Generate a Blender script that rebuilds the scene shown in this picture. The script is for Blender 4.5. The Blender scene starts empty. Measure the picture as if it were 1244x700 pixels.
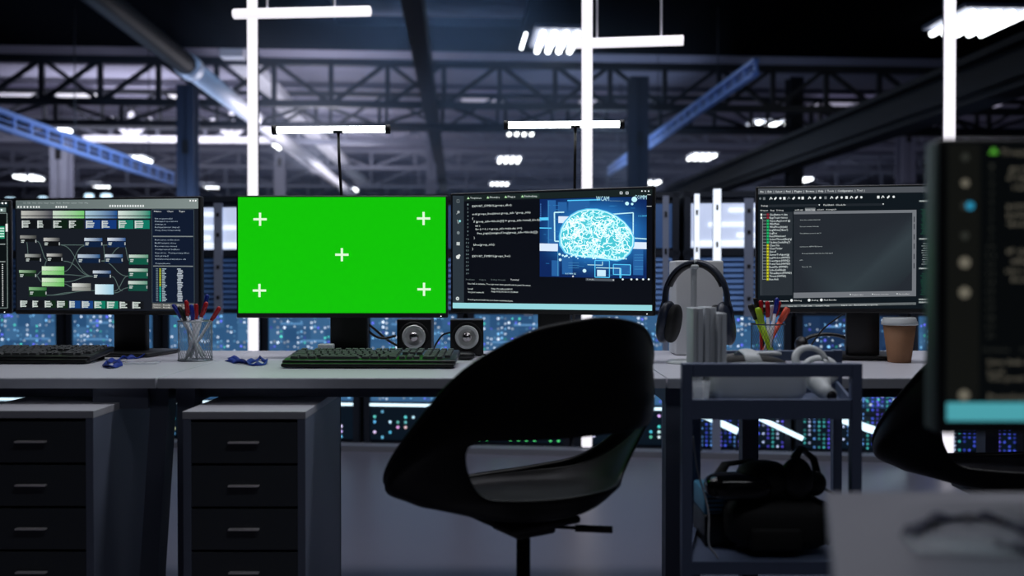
import bpy, bmesh, math, random
from mathutils import Vector, Matrix, Euler
random.seed(7)
S = bpy.context.scene
COL = S.collection
PI = math.pi
R = math.radians

# ------------------------------------------------------------------ camera model (1244 x 700)
F = 1100.0
CAMZ = 0.975
PITCH = math.atan(12/F)
def pt(x, y, Y):
    dx, dy = x-622.0, -(y-350.0)
    fy = F*math.cos(PITCH) + dy*math.sin(PITCH)
    fz = -F*math.sin(PITCH) + dy*math.cos(PITCH)
    t = Y/fy
    return Vector((dx*t, Y, CAMZ+fz*t))

# ------------------------------------------------------------------ materials
MATS = {}
def srgb(r, g, b):
    def c(v):
        v /= 255.0
        return v/12.92 if v <= 0.04045 else ((v+0.055)/1.055)**2.4
    return (c(r), c(g), c(b), 1)
def mat(name, col, rough=0.5, metal=0.0, spec=0.5, bump=0.0, scale=40, var=0.0, alpha=None, trans=0.0):
    m = bpy.data.materials.new(name); m.use_nodes = True
    n = m.node_tree.nodes; l = m.node_tree.links
    b = n['Principled BSDF']
    b.inputs['Base Color'].default_value = col
    b.inputs['Roughness'].default_value = rough
    b.inputs['Metallic'].default_value = metal
    b.inputs['Specular IOR Level'].default_value = spec
    if trans: b.inputs['Transmission Weight'].default_value = trans
    if alpha is not None: b.inputs['Alpha'].default_value = alpha
    if bump or var:
        tc = n.new('ShaderNodeTexCoord'); no = n.new('ShaderNodeTexNoise')
        no.inputs['Scale'].default_value = scale; no.inputs['Detail'].default_value = 5
        l.new(tc.outputs['Object'], no.inputs['Vector'])
        if bump:
            bp = n.new('ShaderNodeBump'); bp.inputs['Strength'].default_value = bump
            bp.inputs['Distance'].default_value = 0.002
            l.new(no.outputs['Fac'], bp.inputs['Height']); l.new(bp.outputs['Normal'], b.inputs['Normal'])
        if var:
            mx = n.new('ShaderNodeMix'); mx.data_type = 'RGBA'
            d = tuple(c*(1-var) for c in col[:3])+(1,)
            u = tuple(min(1, c*(1+var)) for c in col[:3])+(1,)
            mx.inputs[6].default_value = d; mx.inputs[7].default_value = u
            l.new(no.outputs['Fac'], mx.inputs[0]); l.new(mx.outputs[2], b.inputs['Base Color'])
    MATS[name] = m
    return m
def emit(name, col, strength):
    m = bpy.data.materials.new(name); m.use_nodes = True
    n = m.node_tree.nodes; b = n['Principled BSDF']
    b.inputs['Base Color'].default_value = (0.6, 0.6, 0.6, 1)
    b.inputs['Emission Color'].default_value = col
    b.inputs['Emission Strength'].default_value = strength
    MATS[name] = m
    return m
def emit_attr(name, strength, rough=0.35, spec=0.3):
    m = bpy.data.materials.new(name); m.use_nodes = True
    n = m.node_tree.nodes; l = m.node_tree.links; b = n['Principled BSDF']
    a = n.new('ShaderNodeAttribute'); a.attribute_name = 'Col'
    b.inputs['Base Color'].default_value = (0.004, 0.004, 0.005, 1)
    b.inputs['Roughness'].default_value = rough
    b.inputs['Specular IOR Level'].default_value = spec
    b.inputs['Emission Strength'].default_value = strength
    l.new(a.outputs['Color'], b.inputs['Emission Color'])
    MATS[name] = m
    return m

M_desk = mat('desk_laminate', srgb(205, 205, 214), 0.38, var=0.03, scale=18, bump=0.03)
M_desk_edge = mat('desk_edge_band', srgb(185, 188, 198), 0.5)
M_frame = mat('desk_frame_steel', srgb(86, 92, 108), 0.5, 0.15)
M_cabtop = mat('cabinet_top_lit', srgb(175, 176, 184), 0.5)  # cabinet steel, tops lightened in colour for the light from above
M_cab = mat('cabinet_side_shaded', srgb(104, 112, 132), 0.5, 0.0, bump=0.02)  # sides of the same steel, darkened in colour for weaker light
M_cab_front = mat('drawer_front_shaded', srgb(62, 66, 72), 0.5, 0.0)  # same steel again, colour darkened to stand in for unlit fronts
M_handle = mat('handle_whitened', srgb(245, 238, 240), 0.4, 0.2)  # whitened colour stands in for the bright reflection on the handles
M_chrome = mat('chrome', srgb(220, 215, 215), 0.22, 1.0)
M_black = mat('black_plastic', srgb(18, 18, 20), 0.42, bump=0.02, scale=300)
M_chair = mat('chair_shell_plastic', srgb(8, 8, 9), 0.42, spec=0.18, bump=0.03, scale=400)
M_blackgloss = mat('black_gloss', srgb(10, 10, 12), 0.12)
M_lip = mat('keyboard_lip', srgb(14, 14, 16), 0.3, spec=0.25)
M_rubber = mat('rubber', srgb(14, 14, 15), 0.7)
M_key = mat('key_plastic', srgb(88, 90, 92), 0.6, spec=0.2, bump=0.02)
M_kb = mat('keyboard_body', srgb(26, 28, 29), 0.3)
M_cart = mat('cart_steel', srgb(92, 104, 132), 0.45, 0.2)
M_whitepl = mat('white_plastic', srgb(205, 210, 212), 0.4)
M_greypl = mat('grey_plastic', srgb(205, 209, 214), 0.45)
M_mesh = mat('mesh_metal', srgb(150, 155, 162), 0.35, 0.8)
M_blue = mat('blue_plastic', srgb(20, 40, 150), 0.35)
M_red = mat('red_plastic', srgb(190, 25, 35), 0.35)
M_orange = mat('orange_plastic', srgb(235, 95, 70), 0.4)
M_lime = mat('lime_plastic', srgb(165, 200, 30), 0.4)
M_clearpl = mat('pen_barrel', srgb(205, 205, 215), 0.25)
M_ribbon = mat('lanyard_blue', srgb(18, 52, 150), 0.6, bump=0.1, scale=600)
M_navyrib = mat('lanyard_navy', srgb(16, 18, 48), 0.7, bump=0.1, scale=600)
M_cardboard = mat('paper_cup_brown', srgb(150, 108, 78), 0.7, var=0.08, scale=60, bump=0.05)
M_bag = mat('bag_fabric', srgb(14, 14, 16), 0.8, bump=0.4, scale=300)
M_teal = mat('teal_plastic', srgb(70, 140, 175), 0.4)
M_silver = mat('speaker_cone', srgb(245, 248, 246), 0.4, 0.35)
M_steel_dark = mat('truss_steel_dark', srgb(34, 37, 45), 0.6, var=0.1, scale=2)
M_girder = mat('girder_black', srgb(14, 15, 19), 0.6)
M_steel_mid = mat('truss_steel_grey', srgb(135, 138, 156), 0.6, var=0.1, scale=2)
M_steel_white = mat('truss_steel_white', srgb(225, 225, 235), 0.5)
M_steel_blue = mat('tray_steel_blue', srgb(135, 165, 225), 0.4, 0.2)
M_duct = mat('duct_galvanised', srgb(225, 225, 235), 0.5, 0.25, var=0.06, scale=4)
M_rack = mat('rack_steel', srgb(46, 52, 64), 0.4, 0.3)
M_rackrail = mat('rack_rail_steel', srgb(150, 160, 185), 0.4, 0.2)
M_rackblue = mat('rack_slat_blue', srgb(96, 138, 200), 0.4, 0.3)
M_glassy = mat('clear_plastic', (0.9, 0.95, 1, 1), 0.08, alpha=0.25)
M_badge = mat('clear_badge_sleeve', (0.8, 0.85, 0.9, 1), 0.06, alpha=0.35)
M_badge2 = mat('clear_badge_sleeve_thin', (0.5, 0.55, 0.6, 1), 0.08, alpha=0.25)
M_cable = mat('black_cable', srgb(12, 12, 13), 0.5)
M_wcable = mat('white_cable', srgb(180, 182, 188), 0.5)
E_tube = emit('tube_light', (0.97, 0.93, 1.0, 1), 1.0)
E_pure = emit('power_led', (0.9, 0.95, 1.0, 1), 2.0)
E_lamp = emit('lamp_tube', (0.92, 1.0, 1.0, 1), 5.0)
E_high = emit('high_bay_tube', (0.93, 0.98, 1.0, 1), 6.0)
E_pend = emit('far_lamp_glow', (0.55, 0.80, 1.0, 1), 2.2)
E_sky = emit('skylight_glow', (0.42, 0.40, 0.55, 1), 0.6)
E_white = emit('rack_white_glow', (0.80, 0.88, 1.0, 1), 1.1)
E_panel = emit('rack_panel_glow', (0.42, 0.50, 0.72, 1), 0.95)
E_strip = emit('rack_light_strip', (0.65, 0.88, 1.0, 1), 1.6)
E_screen = emit_attr('display', 1.0)
E_led = emit_attr('rack_leds', 1.0)
E_green = emit('green_backlight', srgb(16, 194, 6), 1.0)
MATS['green_backlight'].node_tree.nodes['Principled BSDF'].inputs['Base Color'].default_value = (0, 0, 0, 1)

# ------------------------------------------------------------------ mesh builder
class MB:
    def __init__(s): s.v = []; s.f = []; s.m = []; s.c = None; s.sm = []
    def add(s, vs, fs, mi=0, smooth=False):
        o = len(s.v); s.v += [tuple(v) for v in vs]
        for f in fs: s.f.append([i+o for i in f]); s.m.append(mi); s.sm.append(smooth)
        return s
    def box(s, c, d, rot=None, mi=0, taper=1.0):
        x, y, z = d[0]/2, d[1]/2, d[2]/2
        vs = [Vector(p) for p in ((-x,-y,-z),(x,-y,-z),(x,y,-z),(-x,y,-z),(-x*taper,-y*taper,z),(x*taper,-y*taper,z),(x*taper,y*taper,z),(-x*taper,y*taper,z))]
        if rot is not None:
            e = rot if isinstance(rot, Matrix) else Euler(rot).to_matrix()
            vs = [e @ v for v in vs]
        c = Vector(c)
        return s.add([v+c for v in vs], [(0,3,2,1),(4,5,6,7),(0,1,5,4),(1,2,6,5),(2,3,7,6),(3,0,4,7)], mi)
    def rbox(s, c, d, r=0.005, rot=None, mi=0, seg=3):
        # rounded box (all edges) via bmesh bevel
        bm = bmesh.new(); bmesh.ops.create_cube(bm, size=1)
        for v in bm.verts: v.co = Vector((v.co.x*d[0], v.co.y*d[1], v.co.z*d[2]))
        bmesh.ops.bevel(bm, geom=list(bm.edges), offset=r, segments=seg, profile=0.5, affect='EDGES')
        e = Matrix.Identity(3) if rot is None else (rot if isinstance(rot, Matrix) else Euler(rot).to_matrix())
        bm.verts.ensure_lookup_table()
        s.add([e @ v.co + Vector(c) for v in bm.verts], [[v.index for v in f.verts] for f in bm.faces], mi, True)
        bm.free(); return s
    def bar(s, a, b, w, h=None, mi=0):
        a = Vector(a); b = Vector(b); d = b-a; L = d.length
        if L < 1e-6: return s
        h = h or w
        z = d/L
        up = Vector((0,0,1)) if abs(z.z) < 0.95 else Vector((0,1,0))
        x = z.cross(up).normalized(); y = x.cross(z).normalized()
        m = Matrix((x, y, z)).transposed()
        return s.box((a+b)/2, (w, h, L), m, mi)
    def tube(s, pts, r, n=10, mi=0, cap=True, flat=None):
        pts = [Vector(p) for p in pts]; rs = r if isinstance(r, (list, tuple)) else [r]*len(pts)
        vs = []; N = None
        for i, p in enumerate(pts):
            t = (pts[min(i+1, len(pts)-1)]-pts[max(i-1, 0)])
            t = t.normalized() if t.length > 1e-9 else Vector((0,0,1))
            if N is None:
                N = t.cross(Vector((0,0,1)) if abs(t.z) < 0.9 else Vector((1,0,0))).normalized()
            N = (N - t*N.dot(t)).normalized(); B = t.cross(N)
            for k in range(n):
                a = 2*PI*k/n
                if flat: vs.append(p + N*math.cos(a)*flat[0] + B*math.sin(a)*flat[1])
                else: vs.append(p + (N*math.cos(a)+B*math.sin(a))*rs[i])
        fs = []
        for i in range(len(pts)-1):
            for k in range(n):
                k2 = (k+1) % n
                fs.append((i*n+k, i*n+k2, (i+1)*n+k2, (i+1)*n+k))
        if cap: fs.append(tuple(range(n-1, -1, -1))); fs.append(tuple((len(pts)-1)*n+k for k in range(n)))
        return s.add(vs, fs, mi, True)
    def lathe(s, prof, c=(0,0,0), n=28, axis='z', mi=0):
        vs = []; fs = []; c = Vector(c)
        for r, h in prof:
            for k in range(n):
                a = 2*PI*k/n; x, y = r*math.cos(a), r*math.sin(a)
                p = {'z': (x, y, h), 'y': (x, h, y), 'x': (h, x, y)}[axis]
                vs.append(c+Vector(p))
        for i in range(len(prof)-1):
            for k in range(n):
                k2 = (k+1) % n
                fs.append((i*n+k, i*n+k2, (i+1)*n+k2, (i+1)*n+k))
        if prof[0][0] > 1e-6: fs.append(tuple(range(n-1, -1, -1)))
        if prof[-1][0] > 1e-6: fs.append(tuple((len(prof)-1)*n+k for k in range(n)))
        return s.add(vs, fs, mi, True)
    def ellip(s, c, rad, n=20, rot=None, mi=0, p=1.0, half=None):
        e = Matrix.Identity(3) if rot is None else Euler(rot).to_matrix()
        def sp(v, q): return math.copysign(abs(v)**q, v)
        vs = []; fs = []; m = n//2
        for i in range(m+1):
            ph = -PI/2+PI*i/m
            for k in range(n):
                th = 2*PI*k/n
                q = Vector((sp(math.cos(ph), p)*sp(math.cos(th), p)*rad[0], sp(math.cos(ph), p)*sp(math.sin(th), p)*rad[1], sp(math.sin(ph), p)*rad[2]))
                vs.append(e @ q + Vector(c))
        for i in range(m):
            for k in range(n):
                k2 = (k+1) % n
                fs.append((i*n+k, i*n+k2, (i+1)*n+k2, (i+1)*n+k))
        return s.add(vs, fs, mi, True)
    def prism(s, poly, z0, z1, mi=0):
        n = len(poly)
        vs = [(x, y, z0) for x, y in poly]+[(x, y, z1) for x, y in poly]
        fs = [tuple(range(n-1, -1, -1)), tuple(range(n, 2*n))]+[(i, (i+1) % n, n+(i+1) % n, n+i) for i in range(n)]
        return s.add(vs, fs, mi)
    def build(s, name, mats, parent=None, bevel=0, loc=None, fix=False):
        me = bpy.data.meshes.new(name); me.from_pydata(s.v, [], s.f)
        if not isinstance(mats, (list, tuple)): mats = [mats]
        for m in mats: me.materials.append(m)
        me.polygons.foreach_set('material_index', s.m)
        me.polygons.foreach_set('use_smooth', s.sm)
        if s.c is not None:
            at = me.color_attributes.new('Col', 'FLOAT_COLOR', 'POINT')
            flat = [q for c in s.c for q in (c[0], c[1], c[2], 1.0)]
            at.data.foreach_set('color', flat)
        if fix:
            bm = bmesh.new(); bm.from_mesh(me); bmesh.ops.recalc_face_normals(bm, faces=bm.faces); bm.to_mesh(me); bm.free()
        me.update()
        o = bpy.data.objects.new(name, me); COL.objects.link(o)
        if parent: o.parent = parent
        if loc is not None: o.location = loc
        if bevel:
            b = o.modifiers.new('bevel', 'BEVEL'); b.width = bevel; b.segments = 2; b.limit_method = 'ANGLE'
        return o
def tag(o, label=None, cat=None, group=None, kind=None):
    if label: o['label'] = label
    if cat: o['category'] = cat
    if group: o['group'] = group
    if kind: o['kind'] = kind
    return o
def thing(name, label, cat, loc=(0,0,0), rotz=0, group=None, rot=None):
    o = bpy.data.objects.new(name, None); o.empty_display_size = 0.05; COL.objects.link(o)
    o.location = loc; o.rotation_euler = rot if rot else (0, 0, rotz)
    return tag(o, label, cat, group)
def struct(o): o['kind'] = 'structure'; return o
def copy_tree(o, parent=None):
    c = o.copy(); COL.objects.link(c); c.parent = parent
    for ch in list(o.children): copy_tree(ch, c)
    return c

# ------------------------------------------------------------------ flat display content
_txt = {}
def text_mesh(body):
    if body in _txt: return _txt[body]
    cu = bpy.data.curves.new('writing', 'FONT'); cu.body = body; cu.size = 1; cu.resolution_u = 1
    ob = bpy.data.objects.new('writing', cu); COL.objects.link(ob)
    bpy.context.view_layer.update()
    me = bpy.data.meshes.new_from_object(ob.evaluated_get(bpy.context.evaluated_depsgraph_get()))
    vs = [v.co.copy() for v in me.vertices]; fs = [list(p.vertices) for p in me.polygons]
    bpy.data.objects.remove(ob); bpy.data.curves.remove(cu); bpy.data.meshes.remove(me)
    _txt[body] = (vs, fs); return _txt[body]
def L3(c, k=1.0):
    q = srgb(*c); return (q[0]*k, q[1]*k, q[2]*k)
class Canvas(MB):
    """paints display content; coordinates are those of a crop of the photo, mapped on the screen rectangle"""
    def __init__(s, W, H, xl, xr, tl, tr, bl, br):
        MB.__init__(s); s.c = []; s.W, s.H = W, H; s.q = (xl, xr, tl, tr, bl, br); s.layer = 0
    def mp(s, x, y):
        xl, xr, tl, tr, bl, br = s.q
        u = (x-xl)/(xr-xl); t = tl+(tr-tl)*u; b = bl+(br-bl)*u
        v = (y-t)/(b-t)
        return Vector((-s.W/2+u*s.W, -0.00012*s.layer, s.H/2-v*s.H))
    def poly(s, pts, cols):
        s.add([s.mp(*p) for p in pts], [tuple(range(len(pts)))[::-1]])
        if not isinstance(cols, list): cols = [cols]*len(pts)
        s.c += cols
    def rect(s, x0, y0, x1, y1, c, c2=None):
        c2 = c2 or c
        s.poly([(x0, y0), (x1, y0), (x1, y1), (x0, y1)], [c, c2, c2, c])
    def line(s, pts, w, c):
        for a, b in zip(pts[:-1], pts[1:]):
            dx, dy = b[0]-a[0], b[1]-a[1]; L = math.hypot(dx, dy) or 1
            nx, ny = -dy/L*w/2, dx/L*w/2
            s.poly([(a[0]+nx, a[1]+ny), (a[0]-nx, a[1]-ny), (b[0]-nx, b[1]-ny), (b[0]+nx, b[1]+ny)][::-1], c)
    def frame(s, x0, y0, x1, y1, w, c):
        s.line([(x0, y0), (x1, y0), (x1, y1), (x0, y1), (x0, y0)], w, c)
    def disc(s, x, y, r, c, n=10, ry=None):
        s.poly([(x+r*math.cos(2*PI*k/n), y+(ry or r)*math.sin(2*PI*k/n)) for k in range(n)], c)
    def text(s, body, x0, x1, y, h, c):
        """baseline y, cap height h, spread from x0 to x1"""
        vs, fs = text_mesh(body)
        if not vs: return
        a = min(v.x for v in vs); b = max(v.x for v in vs)
        k = (x1-x0)/max(b-a, 1e-6)
        s.add([s.mp(x0+(v.x-a)*k, y-v.y/0.7*h) for v in vs], fs)
        s.c += [c]*len(vs)
    def curve(s, a, b, w, c, bend=0.5):
        dx = (b[0]-a[0])*bend
        P = []
        for i in range(13):
            t = i/12
            x = (1-t)**3*a[0]+3*(1-t)**2*t*(a[0]+dx)+3*(1-t)*t*t*(b[0]-dx)+t**3*b[0]
            y = (1-t)**3*a[1]+3*(1-t)**2*t*a[1]+3*(1-t)*t*t*b[1]+t**3*b[1]
            P.append((x, y))
        s.line(P, w, c)

W_ = (0.75, 0.78, 0.78)
def node_screen(cv):
    cv.rect(60, 60, 960, 640, L3((24, 28, 36))); cv.layer = 1
    cv.rect(78, 80, 945, 128, L3((92, 104, 104)), L3((128, 140, 138)))
    cv.rect(730, 132, 925, 575, L3((16, 26, 46)))
    cv.layer = 2
    cv.text('File   Edit   View   Select   Image   Layer   Node   Window   Layout   Tools   Help', 115, 430, 103, 6, L3((180, 190, 190)))
    for x in (86, 100, 116, 132, 148, 162, 176, 188, 272, 284, 296, 308, 320): cv.rect(x, 115, x+7, 124, W_)
    for i in range(14): cv.rect(530+i*12, 110, 537+i*12, 120, W_)
    for x in (905, 918, 930): cv.rect(x, 87, x+6, 94, (1, 1, 1))
    heads = [(104, (190, 190, 184), (70, 70, 80)), (258, (200, 214, 200), (116, 200, 112)), (415, (170, 200, 215), (22, 76, 138)), (571, (215, 228, 220), (16, 132, 108))]
    for x, a, b in heads:
        cv.rect(x, 138, x+152, 160, L3(a), L3(b)); cv.rect(x, 164, x+152, 174, L3(a), L3(b))
    bodies = [(16, 18, 22), (14, 32, 20), (20, 56, 120), (16, 118, 98)]
    for k, (x, a, b) in enumerate(heads):
        for j in range(2):
            xx = x+j*76
            cv.layer = 2; cv.rect(xx, 182, xx+72, 224, L3(bodies[k]))
            cv.layer = 3
            cv.rect(xx+3, 185, xx+9, 221, L3((205, 210, 208)))
            for r in range(4): cv.rect(xx+9, 186+r*9, xx+26+random.random()*18, 191+r*9, L3((205, 214, 210)))
    cv.layer = 2
    gl = L3((84, 104, 100))
    for a, b in [((180, 285), (232, 375)), ((295, 302), (415, 302)), ((295, 302), (450, 452)), ((310, 430), (412, 305)), ((310, 380), (450, 452)), ((310, 445), (450, 452)),
                 ((172, 450), (205, 430)), ((172, 450), (205, 480)), ((310, 490), (355, 505)), ((310, 480), (450, 452)), ((225, 545), (460, 520)), ((225, 545), (355, 530)), ((130, 290), (140, 375)),
                 ((490, 378), (618, 450)), ((500, 302), (510, 380)), ((600, 305), (622, 375)), ((540, 452), (590, 520)), ((550, 530), (620, 505)), ((550, 522), (620, 448)), ((490, 378), (600, 305)), ((490, 302), (522, 302)), ((232, 375), (205, 430))]:
        cv.curve(a, b, 3.2, gl)
    N = [(98, 257, 178, 272, 288, (150, 150, 146), (60, 62, 60), (16, 18, 20)), (213, 268, 292, 284, 308, (190, 190, 186), (50, 52, 56), (14, 16, 18)),
         (122, 347, 200, 362, 378, (176, 180, 176), (50, 52, 50), (12, 16, 14)), (228, 344, 304, 358, 384, (200, 200, 196), (50, 50, 50), (16, 18, 20)),
         (92, 425, 176, 438, 454, (150, 184, 150), (34, 74, 34), (20, 44, 26)), (410, 268, 496, 283, 312, (200, 212, 222), (40, 80, 130), (14, 32, 62)),
         (520, 267, 606, 282, 312, (215, 222, 230), (40, 84, 140), (16, 38, 76)), (378, 347, 484, 364, 388, (190, 205, 218), (36, 86, 136), (14, 32, 60)),
         (508, 346, 592, 360, 388, (205, 215, 222), (40, 86, 136), (16, 36, 66)), (450, 424, 536, 438, 456, (200, 210, 220), (50, 86, 130), (16, 30, 52)),
         (622, 347, 712, 362, 394, (200, 215, 205), (96, 150, 124), (16, 86, 68)), (620, 413, 710, 428, 460, (215, 222, 215), (100, 150, 128), (18, 82, 66)),
         (618, 472, 708, 488, 520, (205, 215, 208), (100, 150, 128), (20, 76, 64)), (140, 507, 226, 522, 552, (130, 180, 130), (40, 110, 50), (18, 52, 26))]
    for x0, y0, x1, y1, y2, a, b, body in N:
        cv.layer = 3; cv.rect(x0, y0, x1, y1, L3(a), L3(b)); cv.rect(x0, y1+2, x1, y2, L3(body))
        cv.layer = 4
        for r in range(2): cv.rect(x0+5, y1+7+r*8, x0+22-r*3, y1+12+r*8, L3((190, 200, 196)))
        cv.rect(x1-5, y1+6, x1, y1+20, L3((170, 176, 176)))
    cv.layer = 3
    for y in (406, 462):
        cv.rect(204, y, 312, y+20, L3((214, 232, 206)), L3((120, 200, 108))); cv.rect(204, y+21, 312, y+40, L3((170, 216, 160)), L3((104, 186, 96)))
    cv.rect(350, 486, 440, 504, L3((225, 228, 222)), L3((110, 112, 106))); cv.rect(350, 505, 440, 522, L3((170, 172, 166)), L3((120, 122, 116)))
    cv.rect(460, 490, 548, 538, L3((222, 240, 246)), L3((150, 200, 222)))
    cols = [(18, 20, 24)]*2+[(16, 40, 22)]*2+[(22, 64, 124)]*2+[(16, 120, 96)]*2+[(18, 20, 24)]*2
    for i, c in enumerate(cols):
        x = 95+i*60
        cv.layer = 3; cv.rect(x, 570, x+55, 606, L3(c))
        cv.layer = 4; cv.rect(x+2, 572, x+9, 604, L3((200, 206, 204)))
        for r in range(4): cv.rect(x+9, 573+r*8, x+24+random.random()*16, 578+r*8, L3((200, 212, 206)))
    cv.layer = 3
    cv.text('Name      Class      Type', 740, 884, 144, 7, W_)
    lines = [(175, 826, 'list sequence(s)'), (188, 850, 'Managed operations'), (202, 795, 'unwrap_it'), (216, 858, 'Build.parameter shape()'), (230, 862, 'Group_Items.Component(s)'),
             (276, 857, 'Resource collection'), (291, 842, 'Build targets done'), (306, 845, 'Resources saved'), (321, 858, 'Compressed buffers'), (338, 902, 'Saved to  Temporary files'), (352, 808, 'unit group()'), (367, 888, 'Initialised parameters ok'), (388, 815, 'Transitions')]
    for y, x1, t in lines: cv.text(t, 744, x1, y+3, 6.5, L3((170, 186, 200)))
    for y in (260, 401): cv.rect(735, y-3, 920, y+2, L3((120, 128, 130)))
    for i in range(22):
        y = 412+i*7.2
        cv.rect(748, y, 758, y+3.5, L3((110, 130, 140)))
        cv.rect(764, y, 771, y+5, L3((190, 200, 40)) if i < 12 else L3((30, 190, 160)))
        cv.rect(776, y, 786+random.random()*14, y+4, L3((160, 180, 190)))
        cv.rect(845+random.random()*6, y, 862+random.random()*12, y+4, L3((190, 200, 210)))
    cv.rect(730, 578, 925, 604, L3((100, 100, 98)))
    cv.layer = 4
    for y in (584, 595): cv.text('Status   Ready   Nodes   Linked', 735, 912, y+4, 6, L3((225, 225, 220)))
    cv.frame(730, 132, 925, 575, 2, L3((70, 84, 90)))

def side_screen(cv):      # only its right edge shows: x 0..45 in the same crop, sheet is 0..860 wide to the left
    cv.rect(-830, 60, 60, 640, L3((10, 16, 18))); cv.layer = 1
    cv.rect(-820, 88, 48, 112, L3((22, 40, 44))); cv.rect(-820, 118, 40, 140, L3((110, 130, 126)))
    cv.frame(-815, 145, 44, 605, 3, L3((120, 135, 132))); cv.line([(-815, 295), (36, 295)], 4, L3((160, 170, 168))); cv.line([(-815, 380), (36, 380)], 4, L3((150, 160, 158)))
    cv.layer = 2
    for x in (8, 22, 36): cv.rect(x, 92, x+7, 100, (1, 1, 1))
    for x in (2, 18): cv.rect(x, 124, x+8, 134, (0.8, 0.9, 0.9))
    cv.rect(-40, 208, 34, 268, L3((20, 140, 104))); cv.rect(-40, 180, 12, 205, L3((24, 90, 160)))
    cv.rect(38, 196, 47, 234, (0.8, 0.8, 0.8))
    cv.layer = 3
    for y in (215, 228, 241, 254): cv.rect(14, y, 32, y+6, (0.6, 0.85, 0.75))
    for i in range(22): cv.rect(22, 392+i*9.5, 27, 396+i*9.5, W_)
    for r in range(16):
        cv.rect(-790, 395+r*12, -600+random.random()*300, 400+r*12, L3((120, 150, 150)))

def editor_code(cv, bg, fg, dim):
    pass

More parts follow.
